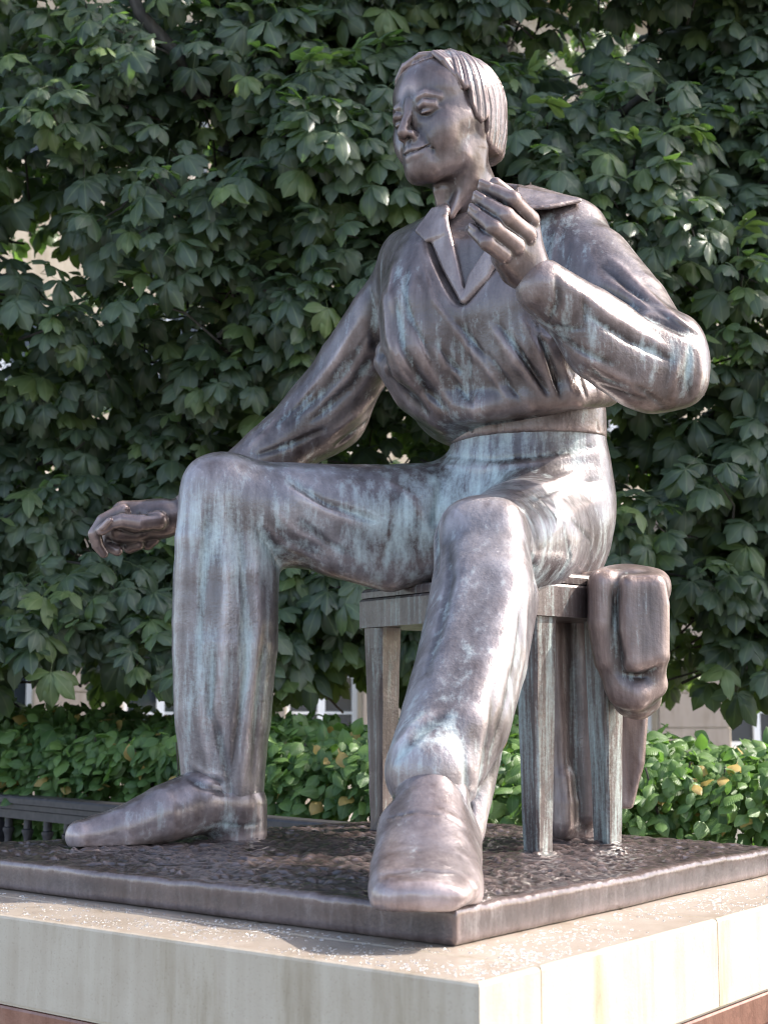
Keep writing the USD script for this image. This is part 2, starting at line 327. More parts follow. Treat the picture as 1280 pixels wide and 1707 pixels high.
        for a in range(3):
            b_, c_ = (a + 1) % 3, (a + 2) % 3
            sh = [slice(None)] * 3; sh2 = list(sh); sh[a], sh2[a] = slice(0, -1), slice(1, None)
            e = np.argwhere(neg[tuple(sh)] != neg[tuple(sh2)])
            e = e[(e[:, b_] > 0) & (e[:, c_] > 0) & (e[:, b_] < d.shape[b_] - 1) & (e[:, c_] < d.shape[c_] - 1)]
            ub, uc = np.eye(3, dtype=int)[b_], np.eye(3, dtype=int)[c_]
            q = np.stack([idx[tuple(w.T)] for w in (e - ub - uc, e - uc, e, e - ub)], 1)
            flip = ~neg[tuple(e.T)]
            q[flip] = q[flip][:, ::-1]
            quads.append(q)
        q = np.vstack(quads); q = q[(q >= 0).all(1)]
        return v, np.vstack([q[:, [0, 1, 2]], q[:, [0, 2, 3]]])
    def normals(s, v):
        e = s.h
        g = np.stack([s.at(v + e * a) - s.at(v - e * a) for a in np.eye(3)], 1)
        return g / np.maximum(np.linalg.norm(g, axis=1, keepdims=True), 1e-9)
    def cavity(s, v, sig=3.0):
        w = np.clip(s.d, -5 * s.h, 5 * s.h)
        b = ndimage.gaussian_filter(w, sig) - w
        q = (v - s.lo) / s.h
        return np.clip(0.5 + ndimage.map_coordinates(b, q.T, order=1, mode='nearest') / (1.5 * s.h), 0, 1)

def cone(a, b, ra, rb):
    a, b = np.asarray(a, np.float32), np.asarray(b, np.float32); d = b - a; L = max(float(d @ d), 1e-9); r = max(ra, rb)
    def fn(X, Y, Z):
        px, py, pz = X - a[0], Y - a[1], Z - a[2]
        t = np.clip((px * d[0] + py * d[1] + pz * d[2]) / L, 0, 1)
        return np.sqrt((px - t * d[0]) ** 2 + (py - t * d[1]) ** 2 + (pz - t * d[2]) ** 2) - (ra + (rb - ra) * t)
    return fn, np.minimum(a, b) - r, np.maximum(a, b) + r

def chain(pts):
    """pts: (point, radius)"""
    return [cone(p[0], q[0], p[1], q[1]) for p, q in zip(pts[:-1], pts[1:])]

def pchain(pts):
    """pts: (px, py, D, radius)"""
    return chain([(P(*p[:3]), p[3]) for p in pts])

def ball(c, r): return cone(c, c, r, r)

def ell(c, r, R=None):
    """ellipsoid; rows of R are its axes"""
    c, r = np.asarray(c, np.float32), np.asarray(r, np.float32); R = np.eye(3, dtype=np.float32) if R is None else np.asarray(R, np.float32)
    def fn(X, Y, Z):
        px, py, pz = X - c[0], Y - c[1], Z - c[2]
        u = [R[i, 0] * px + R[i, 1] * py + R[i, 2] * pz for i in range(3)]
        k0 = np.sqrt(sum((u[i] / r[i]) ** 2 for i in range(3))); k1 = np.sqrt(sum((u[i] / r[i] ** 2) ** 2 for i in range(3)))
        return k0 * (k0 - 1) / np.maximum(k1, 1e-6)
    e = np.sqrt(((R.T * r) ** 2).sum(1))
    return fn, c - e, c + e

def loft(secs):
    """secs: (centre, half width, half depth, width direction); elliptical tubes one after another"""
    out = []
    for (c0, a0, b0, w0), (c1, a1, b1, w1) in zip(secs[:-1], secs[1:]):
        c0, c1 = np.asarray(c0, np.float32), np.asarray(c1, np.float32)
        d = c1 - c0; L = float(d @ d); dn = d / math.sqrt(L)
        w = np.asarray(w0, float) + np.asarray(w1, float); w = w - dn * (w @ dn); w = (w / np.linalg.norm(w)).astype(np.float32); q = np.cross(dn, w).astype(np.float32)
        def fn(X, Y, Z, c0=c0, d=d, L=L, w=w, q=q, dn=dn, a0=a0, a1=a1, b0=b0, b1=b1):
            px, py, pz = X - c0[0], Y - c0[1], Z - c0[2]
            t = np.clip((px * d[0] + py * d[1] + pz * d[2]) / L, 0, 1)
            px, py, pz = px - t * d[0], py - t * d[1], pz - t * d[2]
            A, B = a0 + (a1 - a0) * t, b0 + (b1 - b0) * t; C = np.minimum(A, B) * 0.8
            ua, ub, ul = px * w[0] + py * w[1] + pz * w[2], px * q[0] + py * q[1] + pz * q[2], px * dn[0] + py * dn[1] + pz * dn[2]
            k0 = np.sqrt((ua / A) ** 2 + (ub / B) ** 2 + (ul / C) ** 2); k1 = np.sqrt((ua / A ** 2) ** 2 + (ub / B ** 2) ** 2 + (ul / C ** 2) ** 2)
            return k0 * (k0 - 1) / np.maximum(k1, 1e-6)
        r = max(a0, a1, b0, b1)
        out.append((fn, np.minimum(c0, c1) - r, np.maximum(c0, c1) + r))
    return out

def tri(a, b, c, r):
    """a triangle with thickness r all round"""
    a, b, c = (np.asarray(q, np.float32) for q in (a, b, c))
    ba, cb, ac = b - a, c - b, a - c; n = np.cross(ba, ac); n = n / max(np.linalg.norm(n), 1e-9)
    def fn(X, Y, Z):
        def rel(o): return X - o[0], Y - o[1], Z - o[2]
        def dot(u, v): return u[0] * v[0] + u[1] * v[1] + u[2] * v[2]
        pa, pb, pc = rel(a), rel(b), rel(c)
        s_ = sum(np.sign(dot(np.cross(e, n), p)) for e, p in ((ba, pa), (cb, pb), (ac, pc)))
        def seg(e, p):
            t = np.clip(dot(e, p) / float(e @ e), 0, 1); return (p[0] - t * e[0]) ** 2 + (p[1] - t * e[1]) ** 2 + (p[2] - t * e[2]) ** 2
        return np.sqrt(np.where(np.abs(s_) < 2, np.minimum(np.minimum(seg(ba, pa), seg(cb, pb)), seg(ac, pc)), dot(n, pa) ** 2)) - r
    return fn, np.minimum(np.minimum(a, b), c) - r, np.maximum(np.maximum(a, b), c) + r

def slab(poly, r):
    return [tri(poly[0], poly[i], poly[i + 1], r) for i in range(1, len(poly) - 1)]

def bounds(prims, m=0.05):
    return np.min([p[1] for p in prims], 0) - m, np.max([p[2] for p in prims], 0) + m

def patina_of(v, blobs, base=0.0, seed=3):
    """how much verdigris has settled: blotches where water runs and stands, (px, py, D, radius, amount)"""
    p = base + 0.55 * (meshkit.fbm(v * np.array([5.0, 5.0, 2.6]), 3, seed) - 0.5)
    for px, py, D, r, a in blobs:
        p = p + a * np.exp(-((v - P(px, py, D)) ** 2).sum(1) / (r * r))
    return p

def cast(name, F, mat, parent, blobs=(), base=0.1, rough=0.0010, M=None, patch=None):
    v, f = F.mesh()
    n = F.normals(v); cav = F.cavity(v)
    if M is not None and np.linalg.det(M[:3, :3]) < 0: f = f[:, ::-1]
    w = v if M is None else (np.c_[v, np.ones(len(v))] @ M.T)[:, :3]
    nw = n if M is None else (n @ M[:3, :3].T)
    if rough: w = w + nw * (rough * 2 * (meshkit.fbm(w * 22, 3, 11) - 0.5) + 2.0 * rough * 2 * (meshkit.fbm(w * 8, 2, 5) - 0.5))[:, None]
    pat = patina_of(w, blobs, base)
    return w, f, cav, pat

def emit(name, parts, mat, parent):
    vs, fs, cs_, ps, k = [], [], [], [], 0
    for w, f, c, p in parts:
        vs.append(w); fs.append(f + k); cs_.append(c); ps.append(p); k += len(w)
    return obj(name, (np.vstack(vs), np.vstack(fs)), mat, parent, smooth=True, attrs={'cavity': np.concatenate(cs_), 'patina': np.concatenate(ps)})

def frame(z, x_):
    z = np.asarray(z, float); z = z / np.linalg.norm(z); x_ = np.asarray(x_, float); x_ = x_ - z * (x_ @ z); x_ /= np.linalg.norm(x_)
    return x_, np.cross(z, x_), z

def prism(poly, z0, z1, bev=0.0):
    """convex outline (anticlockwise) between two heights, its top edge chamfered"""
    poly = np.asarray(poly, float); n = len(poly)
    def inset(b):
        out = []
        for i in range(n):
            p, q, r = poly[i - 1], poly[i], poly[(i + 1) % n]
            d0, d1 = (q - p) / np.linalg.norm(q - p), (r - q) / np.linalg.norm(r - q)
            n0, n1 = V3(-d0[1], d0[0]), V3(-d1[1], d1[0]); m = n0 + n1
            out.append(q + m * (b / (1 + n0 @ n1)))
        return np.array(out)
    rings = [(poly, z0)] + ([(poly, z1 - bev), (inset(bev * 0.35), z1 - bev * 0.35), (inset(bev), z1)] if bev else [(poly, z1)])
    v = np.vstack([np.c_[p, np.full(n, z)] for p, z in rings]); f = []
    for k in range(len(rings) - 1):
        for i in range(n):
            a, b = k * n + i, k * n + (i + 1) % n
            f += [(a, b, b + n), (a, b + n, a + n)]
    t = (len(rings) - 1) * n
    for i in range(1, n - 1): f += [(0, i + 1, i), (t, t + i, t + i + 1)]
    return trimesh.Trimesh(v, np.array(f), process=False)

def box(lo, hi, bev=0.0):
    (a, b, c), (d, e, g) = lo, hi
    return prism([(a, b), (d, b), (d, e), (a, e)], c, g, bev)

def tube(pts, rad, sides=8):
    pts = np.asarray(pts, float); n = len(pts); rad = np.broadcast_to(rad, n); v = []
    for i in range(n):
        d = pts[min(i + 1, n - 1)] - pts[max(i - 1, 0)]
        X, Y, _ = frame(d, (0, 0, 1) if abs(d[2]) < 0.8 * np.linalg.norm(d) else (1, 0, 0))
        a = np.arange(sides) / sides * 2 * math.pi
        v.append(pts[i] + rad[i] * (np.cos(a)[:, None] * X + np.sin(a)[:, None] * Y))
    v = np.vstack(v); f = []
    for i in range(n - 1):
        for j in range(sides):
            a, b = i * sides + j, i * sides + (j + 1) % sides
            f += [(a, b, b + sides), (a, b + sides, a + sides)]
    for j in range(1, sides - 1): f += [(0, j + 1, j), ((n - 1) * sides, (n - 1) * sides + j, (n - 1) * sides + j + 1)]
    return trimesh.Trimesh(v, np.array(f), process=False)

def lathe(prof, at=(0, 0, 0), sides=16):
    """prof: (radius, z) from bottom to top"""
    prof = np.asarray(prof, float); a = np.arange(sides) / sides * 2 * math.pi
    v = np.vstack([np.c_[r * np.cos(a), r * np.sin(a), np.full(sides, z)] for r, z in prof]) + np.asarray(at, float); f = []
    for i in range(len(prof) - 1):
        for j in range(sides):
            p, q = i * sides + j, i * sides + (j + 1) % sides
            f += [(p, q, q + sides), (p, q + sides, p + sides)]
    t = (len(prof) - 1) * sides
    for j in range(1, sides - 1): f += [(0, j + 1, j), (t, t + j, t + j + 1)]
    return trimesh.Trimesh(v, np.array(f), process=False)

join = trimesh.util.concatenate
# ------------------------------------------------------------------ ground
def sheet(poly, z):
    poly = np.asarray(poly, float)
    return np.c_[poly, np.full(len(poly), z)], np.array([(0, i, i + 1) for i in range(1, len(poly) - 1)])
obj('ground', sheet([(-300, -300), (300, -300), (300, 300), (-300, 300)], 0.0), 'paving', kind='structure')
obj('soil_bed', sheet([(-9, 9.5), (-3.6, 7.9), (-0.15, 5.1), (1.3, 4.5), (7, 3.4), (9, 12), (-9, 13)], 0.004), 'soil', kind='structure')

# ------------------------------------------------------------------ building behind the trees
bld = thing('building', 'beige stone house with white framed windows glimpsed behind the trees', 'building')
BX, BN = V3(0.968, 0.25, 0), V3(0.25, -0.968, 0)
def place_b(m):
    m = m.copy(); v = np.array(m.vertices); m.vertices = V3(0, 20, 0) + v[:, :1] * BX + v[:, 1:2] * (-BN) + v[:, 2:] * V3(0, 0, 1)
    return m
WX = [-0.80 + 2.1 * k for k in range(-5, 8)]; WW, S0, S1 = 0.98, -12.4, 15.2
levels = [(1.02, 2.95), (5.0, 6.9), (8.6, 10.4)]
walls = []
edges = [S0] + [e for w in WX for e in (w - WW / 2, w + WW / 2)] + [S1]
for a, b in zip(edges[0::2], edges[1::2]): walls.append(box((a, 0.03, 0), (b, 0.6, 12.0)))
for w in WX:
    z = 0
    for z0, z1 in levels + [(12.0, 12.0)]:
        walls.append(box((w - WW / 2, 0.031, z), (w + WW / 2, 0.59, z0))); z = z1
obj('wall', place_b(join(walls)), 'plaster', bld)
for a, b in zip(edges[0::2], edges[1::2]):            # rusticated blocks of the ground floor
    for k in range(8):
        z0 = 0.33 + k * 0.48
        obj('wall_block', place_b(box((a + 0.03, 0.0, z0 + 0.008), (b - 0.03, 0.034, z0 + 0.472))), 'ground_floor_shaded', bld)
obj('plinth', place_b(box((S0, -0.05, 0), (S1, 0.028, 0.32), 0.02)), 'trim_stone', bld)
obj('string_course', place_b(join([box((S0, -0.10, 4.22), (S1, 0.025, 4.40), 0.03), box((S0, -0.05, 4.40), (S1, 0.025, 4.55), 0.02)])), 'trim_stone', bld)
obj('cornice', place_b(join([box((S0, -0.35, 11.6), (S1, 0.025, 12.1), 0.05)])), 'trim_stone', bld)
obj('roof', place_b(prism([(S0, -0.3), (S1, -0.3), (S1, 9), (S0, 9)], 12.1, 12.6, 0.3)), 'iron', bld)
for w in WX:
    for z0, z1 in levels:
        f = [box((w - WW / 2 + 0.002, 0.20, z0), (w - WW / 2 + 0.07, 0.27, z1)), box((w + WW / 2 - 0.07, 0.20, z0), (w + WW / 2 - 0.002, 0.27, z1)), box((w - 0.05, 0.19, z0 + 0.07), (w + 0.05, 0.26, z1 - 0.07)),
             box((w - WW / 2 + 0.07, 0.20, z0), (w + WW / 2 - 0.07, 0.27, z0 + 0.07)), box((w - WW / 2 + 0.07, 0.20, z1 - 0.07), (w + WW / 2 - 0.07, 0.27, z1))]
        for q in (0.25, 0.5, 0.75): f.append(box((w - WW / 2 + 0.07, 0.212, z0 + (z1 - z0) * q - 0.015), (w + WW / 2 - 0.07, 0.255, z0 + (z1 - z0) * q + 0.015)))
        wf = obj('window', place_b(join(f)), 'white_frame', bld)
        obj('pane', place_b(box((w - WW / 2 + 0.01, 0.235, z0 + 0.01), (w + WW / 2 - 0.01, 0.245, z1 - 0.01))), 'window_glass', wf)
        obj('sill', place_b(box((w - WW / 2 - 0.06, -0.06, z0 - 0.08), (w + WW / 2 + 0.06, 0.19, z0 - 0.002), 0.01)), 'trim_stone', wf)

# ------------------------------------------------------------------ leaves
def leaflet(L, W, droop, fold, seed, st=7, wide=0.62, twist=0.0):
    """an obovate leaflet along +y in the xy plane, its upper face to +z; uv as leaf_look wants"""
    r = np.random.default_rng(seed); v, uv, f = [], [], []
    for i in range(st):
        t = i / (st - 1); w = W * (math.sin(math.pi * min(1, t ** (math.log(0.5) / math.log(wide)))) ** 0.75 + 0.04 * (1 - t))
        if i == st - 1: w = 0.004 * L
        z = -droop * L * t * t + 0.05 * L * math.sin(3 * t)
        for k, sgn in enumerate((-1, -0.5, 0, 0.5, 1)):
            ww = w * (1 + 0.14 * (r.random() - 0.5)) if abs(sgn) == 1 else w
            wave = 0.035 * L * math.sin(9 * t + 2.1 * seed + sgn) * abs(sgn)
            v.append((sgn * ww, t * L * (1 + 0.02 * r.standard_normal() * (abs(sgn) == 1)), z + fold * abs(sgn) * ww + wave - 0.35 * ww * sgn * sgn)); uv.append((0.5 + sgn * 0.5 * max(w / W, 0.05), t))
    for i in range(st - 1):
        for k in range(4):
            a = i * 5 + k; f += [(a, a + 1, a + 6), (a, a + 6, a + 5)]
    return np.array(v), np.array(uv), np.array(f)

def rotz(v, a):
    c, s_ = math.cos(a), math.sin(a); return np.c_[v[:, 0] * c - v[:, 1] * s_, v[:, 0] * s_ + v[:, 1] * c, v[:, 2]]

def rotx(v, a):
    c, s_ = math.cos(a), math.sin(a); return np.c_[v[:, 0], v[:, 1] * c - v[:, 2] * s_, v[:, 1] * s_ + v[:, 2] * c]

def chestnut_leaf(seed):
    r = np.random.default_rng(seed); n = 7 if seed % 3 else 5; V, U, F, k = [], [], [], 0
    angs = {7: (0, 0.62, -0.62, 1.2, -1.2, 1.85, -1.85), 5: (0, 0.72, -0.72, 1.5, -1.5)}[n]
    for i, a in enumerate(angs):
        L = 0.15 * (1, 0.95, 0.95, 0.78, 0.78, 0.5, 0.5)[i] * r.uniform(0.88, 1.1)
        v, u, f = leaflet(L, L * r.uniform(0.22, 0.30), r.uniform(0.1, 0.6), r.uniform(0.05, 0.35), seed * 10 + i, 6, 0.64)
        v = rotz(rotx(v, r.normal(-0.12, 0.18)), a + r.normal(0, 0.09))
        V.append(v); U.append(u); F.append(f + k); k += len(v)
    t = tube([(0, 0.004, 0), (0, -0.07, 0.006), (0.006, -0.14, -0.005)], (0.0016, 0.0016, 0.0022), 3)
    V.append(np.array(t.vertices)); U.append(np.full((len(t.vertices), 2), (0.5, 0.0))); F.append(np.array(t.faces) + k)
    return np.vstack(V), np.vstack(F), np.vstack(U)

def hedge_leaf(seed):
    r = np.random.default_rng(seed + 500)
    L = 0.085 * r.uniform(0.85, 1.15)
    v, u, f = leaflet(L, L * r.uniform(0.29, 0.35), r.uniform(0.05, 0.4), r.uniform(-0.1, 0.4), seed + 77, 7, 0.45)
    t = tube([(0, 0.002, 0), (0, -0.015, 0.003)], (0.0011, 0.0011), 3)
    return np.vstack([v, t.vertices]), np.vstack([f, np.array(t.faces) + len(v)]), np.vstack([u, np.full((len(t.vertices), 2), (0.5, 0.0))])

def quat_of(R):
    from scipy.spatial.transform import Rotation
    q = Rotation.from_matrix(R).as_quat(); return q[:, 3], q[:, :3]

def leaves_on(parent, kinds, pos, Y, Z, size, shown, mats):
    """pos: attachment; Y: the way the leaf points; Z: its upper face; the 300 that show largest are parts of their own, the rest one instancer"""
    Y = Y / np.linalg.norm(Y, axis=1, keepdims=True); Z = Z - Y * (Z * Y).sum(1, keepdims=True); Z /= np.linalg.norm(Z, axis=1, keepdims=True)
    X = np.cross(Y, Z); R = np.stack([X, Y, Z], 2)
    which = rng.integers(0, len(kinds), len(pos))
    d = pos - CAM; fy = d[:, 1] * cs + d[:, 2] * sn; uy = -d[:, 1] * sn + d[:, 2] * cs
    inview = (np.abs(d[:, 0] / fy * FPX) < 640) & (uy / fy * FPX < 853) & (uy / fy * FPX > -560)
    order = np.argsort(np.where(inview, 0, 100) + d[:, 1] - shown * size)
    near, far = order[:300], order[300:]
    for i in near:
        v, f, u = kinds[which[i]]
        m = usdkit.mesh(stage, path_of('leaf', parent), (v, f), LOOK[mats[which[i]]], smooth=False, uv=u)
        nn = meshkit.arrays((v, f), True)[2]; m.CreateNormalsAttr(Vt.Vec3fArray.FromNumpy(nn.astype(np.float32))); m.SetNormalsInterpolation('vertex')
        M = np.eye(4); M[:3, :3] = (R[i] * size[i]).T; M[3, :3] = pos[i]
        m.AddTransformOp().Set(Gf.Matrix4d(M.tolist()))
    pi = UsdGeom.PointInstancer.Define(stage, path_of('foliage', parent)); tag(pi, kind='stuff')
    rel = pi.CreatePrototypesRel()
    for k, (v, f, u) in enumerate(kinds):
        pth = f'{pi.GetPath()}/leaf_{k + 1:03d}'
        m = usdkit.mesh(stage, pth, (v, f), LOOK[mats[k]], smooth=False, uv=u)
        nn = meshkit.arrays((v, f), True)[2]; m.CreateNormalsAttr(Vt.Vec3fArray.FromNumpy(nn.astype(np.float32))); m.SetNormalsInterpolation('vertex')
        rel.AddTarget(pth)
    w, q = quat_of(R[far])
    pi.CreateProtoIndicesAttr(Vt.IntArray.FromNumpy(which[far].astype(np.int32)))
    pi.CreatePositionsAttr(Vt.Vec3fArray.FromNumpy(pos[far].astype(np.float32)))
    pi.CreateOrientationsAttr(Vt.QuathArray([Gf.Quath(float(a), Gf.Vec3h(*map(float, b))) for a, b in zip(w, q)]))
    pi.CreateScalesAttr(Vt.Vec3fArray.FromNumpy(np.repeat(size[far][:, None], 3, 1).astype(np.float32)))

# ------------------------------------------------------------------ chestnut trees
KINDS = [chestnut_leaf(k) for k in range(1, 13)]
KMATS = ['chestnut_leaf'] * 5 + ['chestnut_leaf_light'] + ['chestnut_leaf'] * 5 + ['chestnut_leaf_light']
def chestnut(x0, y0, label, half, shoots, seed):
    r = np.random.default_rng(seed)
    t = thing('chestnut_tree', label, 'tree', group='chestnut trees behind the statue')
    trunk = [(x0, y0, -0.05), (x0 + 0.03, y0, 0.9), (x0 - 0.02, y0 + 0.02, 2.0), (x0 + 0.06, y0, 3.4), (x0 + 0.02, y0 + 0.05, 5.2), (x0, y0, 7.6)]
    obj('trunk', tube(trunk, (0.21, 0.16, 0.15, 0.12, 0.08, 0.03), 14), 'bark', t, smooth=40)
    pos, Y, Z, size, twigs, tips = [], [], [], [], [], []
    limbs = []
    for k in range(11):
        z = 1.95 + k * 0.46; a = r.uniform(-1, 1) * 1.35 - math.pi / 2
        L = r.uniform(1.2, 1.9)
        p = [V3(x0, y0, z)]
        d = V3(math.cos(a), math.sin(a), r.uniform(0.15, 0.5)); d /= np.linalg.norm(d)
        for s_ in range(5):
            p.append(p[-1] + d * L / 5 + r.normal(0, 0.05, 3)); d[2] -= 0.10
        if k in (3, 7): p = [p[0] + (V3(x0 + r.uniform(-.5, .5), 6.15, z + 0.9) - p[0]) * f_ + V3(0, 0, 0.25 * math.sin(3.1 * f_)) + r.normal(0, .04, 3) for f_ in np.linspace(0, 1, 6)]
        limbs.append(p)
        obj('branch', tube(p, np.linspace(0.055, 0.016, 6), 8), 'bark', t, smooth=60)
    if seed == 31:
        obj('branch', tube([V3(x0, y0, 2.6), P(480, 340, 7.2), P(405, 255, 6.6), P(352, 165, 6.3), P(300, 95, 6.15), P(232, 20, 6.1), P(190, -90, 6.2)], (0.06, 0.05, 0.04, 0.033, 0.03, 0.027, 0.02), 9), 'bark', t, smooth=60)
    for k in range(shoots):
        tx = x0 + r.uniform(-half, half)
        bot = 1.82 + 0.42 * (meshkit.fbm(V3(tx * 1.7, 3.3, 8.1)[None], 3, 14)[0] - 0.5)
        z = bot + (7.0 - bot) * r.random() ** 1.15
        front = 6.05 + 0.9 * (meshkit.fbm(V3(tx * 0.9, z * 1.1, 2.7)[None], 3, 9)[0] - 0.5) * 2 + 0.05 * max(0, z - 4.5) ** 2
        ty = front + r.exponential(0.75)
        if ty > y0 + 1.6: ty = front + r.uniform(0, 2.2)
        hole = meshkit.fbm(V3(tx * 2.9 + 0.4 * ty, z * 3.2, 5.5)[None], 2, 21)[0]
        if hole < 0.36 and r.random() < 0.95: continue
        tip = V3(tx, ty, z)
        d = V3(r.normal(0, 0.5), -0.9 + r.normal(0, 0.25), r.normal(-0.05, 0.3)); d /= np.linalg.norm(d)
        back = tip - d * r.uniform(0.25, 0.5) + V3(0, 0.08, -0.03)
        twigs.append(tube([back, 0.5 * (tip + back) + r.normal(0, 0.02, 3), tip], (0.007, 0.005, 0.003), 4))
        n = r.integers(5, 9); a0 = r.uniform(0, 6.28)
        X_, Y_, _ = frame(d, (0, 0, 1))
        for j in range(n):
            a = a0 + j * 2.4; s_ = (j // 2) * 0.05
            out = d * r.uniform(0.2, 0.9) + (math.cos(a) * X_ + math.sin(a) * Y_) * r.uniform(0.6, 1.0)
            out /= np.linalg.norm(out)
            sz = r.uniform(0.48, 0.92)
            q = tip - d * s_ + out * 0.14 * sz
            y_ = out * 0.8 + V3(0, -0.25, -0.62 + r.normal(0, 0.2))
            z_ = V3(r.normal(0, 0.28), -0.75 + r.normal(0, 0.25), 0.85)
            pos.append(q); Y.append(y_); Z.append(z_); size.append(sz)
    obj('twigs', join(twigs), 'bark', t, kind='stuff')
    leaves_on(t, KINDS, np.array(pos), np.array(Y), np.array(Z), np.array(size), 0.5, KMATS)
chestnut(-0.86, 8.0, 'dense chestnut tree behind the hand on the knee, left of the statue', 1.35, 1320, 31)
chestnut(0.66, 8.1, 'dense chestnut tree straight behind the seated statue', 1.25, 1254, 32)
chestnut(2.75, 7.7, 'chestnut tree behind the raised elbow, with brighter leaves at the right edge', 1.35, 1320, 33)
chestnut(-3.1, 8.3, 'chestnut tree at the left edge, its trunk out of the picture', 1.35, 858, 34)

# ------------------------------------------------------------------ hedge
hd = thing('hedge', 'clipped leafy green hedge behind the statue with a few withered yellow leaves', 'hedge')
HP = np.array([(-4.2, 8.25), (-1.75, 6.15), (0.0, 5.15), (1.35, 4.62), (3.6, 4.1)])
HT = np.array([1.63, 1.605, 1.565, 1.50, 1.47])
seg = np.linalg.norm(np.diff(HP, axis=0), axis=1); cum = np.r_[0, np.cumsum(seg)]
N = 30000
s_ = rng.uniform(0, cum[-1], N)
base = np.c_[np.interp(s_, cum, HP[:, 0]), np.interp(s_, cum, HP[:, 1])]; top = np.interp(s_, cum, HT)
nrm = V3(0.48, 0.877)                                  # away from the eye
a = rng.random(N) * 1.9                                # unrolled: up the front, then back over the top
up = np.clip(a, 0, 1); over = np.clip(a - 1, 0, 1)
lump = meshkit.fbm(np.c_[base * 3.2, up * 3], 3, 4) - 0.5
inn = rng.exponential(0.11, N)
z = 0.75 + (top - 0.75) * up - np.where(over > 0, inn * 0.9, 0) + lump * 0.16 * np.where(over > 0, 1, 0.4) - 0.10 * (1 - np.clip(over, 0, 0.25) / 0.25) * (up > 0.93)
back = over * 0.95 + np.where(over > 0, 0.0, inn) - lump * 0.22 * (over == 0) + 0.10 * np.clip((up - 0.8) / 0.2, 0, 1) ** 2
pos = np.c_[base + back[:, None] * nrm, z]
pos += rng.normal(0, 0.012, pos.shape)
tilt = np.clip(over * 3, 0, 1)[:, None]
Yl = V3(-0.30, -0.6, -0.45) * (1 - tilt * 0.55) + rng.normal(0, 0.42, (N, 3))
Zl = V3(-0.15, -0.65, 0.75) * (1 - tilt) + V3(-0.05, -0.35, 0.95) * tilt + rng.normal(0, 0.33, (N, 3))
HK = [hedge_leaf(k) for k in range(24)]
leaves_on(hd, HK, pos, Yl, Zl, rng.uniform(0.52, 0.98, N), 0.2, ['hedge_leaf'] * 23 + ['hedge_leaf_yellow'])
st = []
for k in range(260):
    q = rng.uniform(0, cum[-1]); b = V3(np.interp(q, cum, HP[:, 0]), np.interp(q, cum, HP[:, 1])); tz = np.interp(q, cum, HT)
    b = b + nrm * rng.uniform(0.12, 0.8)
    p0 = V3(*b, 0.0); p1 = V3(*(b + rng.normal(0, 0.05, 2)), 0.8); p2 = V3(*(b - nrm * 0.05 + rng.normal(0, 0.1, 2)), tz - 0.08)
    st.append(tube([p0, p1, p2], (0.012, 0.009, 0.003), 5))
obj('stems', join(st), 'bark', hd, kind='stuff')

# ------------------------------------------------------------------ cast iron railing
rl = thing('railing', 'dark cast iron railing with fluted balusters in front of the hedge', 'railing')
RA, RD, RZ = V3(-0.02, 4.45), V3(-0.69, 0.724), 1.294
def along(m, o=V3(0, 0)):          # local x runs along the railing
    m = m.copy(); v = np.array(m.vertices); q = V3(-RD[1], RD[0])
    xy = RA + v[:, :1] * RD + v[:, 1:2] * q; m.vertices = np.c_[xy, v[:, 2]]
    return m
obj('top_rail', along(join([box((-0.02, -0.040, RZ - 0.030), (4.2, 0.040, RZ), 0.010), box((-0.02, -0.030, RZ - 0.052), (4.2, 0.030, RZ - 0.0302), 0.004), box((-0.02, -0.023, RZ - 0.088), (4.2, 0.023, RZ - 0.0523), 0.004)])), 'iron', rl)
obj('bottom_rail', along(box((-0.02, -0.03, 0.42), (4.2, 0.03, 0.48), 0.008)), 'iron', rl)
def flute(m, n=10, d=0.0016):
    v = np.array(m.vertices); return m
bp = [(0.016, 0.48), (0.026, 0.485), (0.026, 0.50), (0.014, 0.515), (0.014, 1.098), (0.017, 1.10), (0.017, 1.112), (0.0145, 1.115), (0.015, 1.135), (0.020, 1.150), (0.0225, 1.156), (0.0225, 1.166), (0.016, 1.170), (0.016, 1.2055)]
for k in range(28):
    obj('baluster', along(lathe(bp, (0.09 + k * 0.142, 0, 0), 14)), 'iron', rl, smooth=35)
for k in (0, 2.1, 4.15):
    obj('post', along(box((k - 0.03 + 0.04, -0.022, 0), (k + 0.03 + 0.04, 0.022, RZ - 0.089), 0.004)), 'iron', rl)

# ------------------------------------------------------------------ pedestal
from shapely.geometry import Polygon
ped = thing('pedestal', 'pale sandstone pedestal of wide blocks over a brown bronze frieze', 'pedestal')
N1, E1, E2 = V3(0.130, 2.114), V3(-0.776, 0.6307), V3(0.599, 0.8007)
SP = Polygon([N1, N1 + E2 * 1.75, (0.34, 4.36), (-0.15, 4.36), (-1.38, 3.56), N1 + E1 * 1.9])
ST, SB = PLATE - 0.06, PLATE - 0.06 - 0.15
def inset(poly, b): return poly.buffer(-b, join_style=2)
def blockpoly(t0, t1, s0, s1):
    q = Polygon([N1 + E2 * t0 + E1 * s0, N1 + E2 * t1 + E1 * s0, N1 + E2 * t1 + E1 * s1, N1 + E2 * t0 + E1 * s1]).intersection(SP)
    c = np.array(inset(q, 0.0012).exterior.coords)[:-1]
    return c if Polygon(c).exterior.is_ccw else c[::-1]
for t0, t1, s0, s1 in ((-0.5, 0.163, -1, 3), (0.163, 0.764, -1, 0.62), (0.764, 1.36, -1, 0.62), (1.36, 3, -1, 0.62), (0.163, 1.0, 0.62, 4), (1.0, 3, 0.62, 4)):
    obj('stone_block', prism(blockpoly(t0, t1, s0, s1), SB, ST, 0.006), 'sandstone', ped)
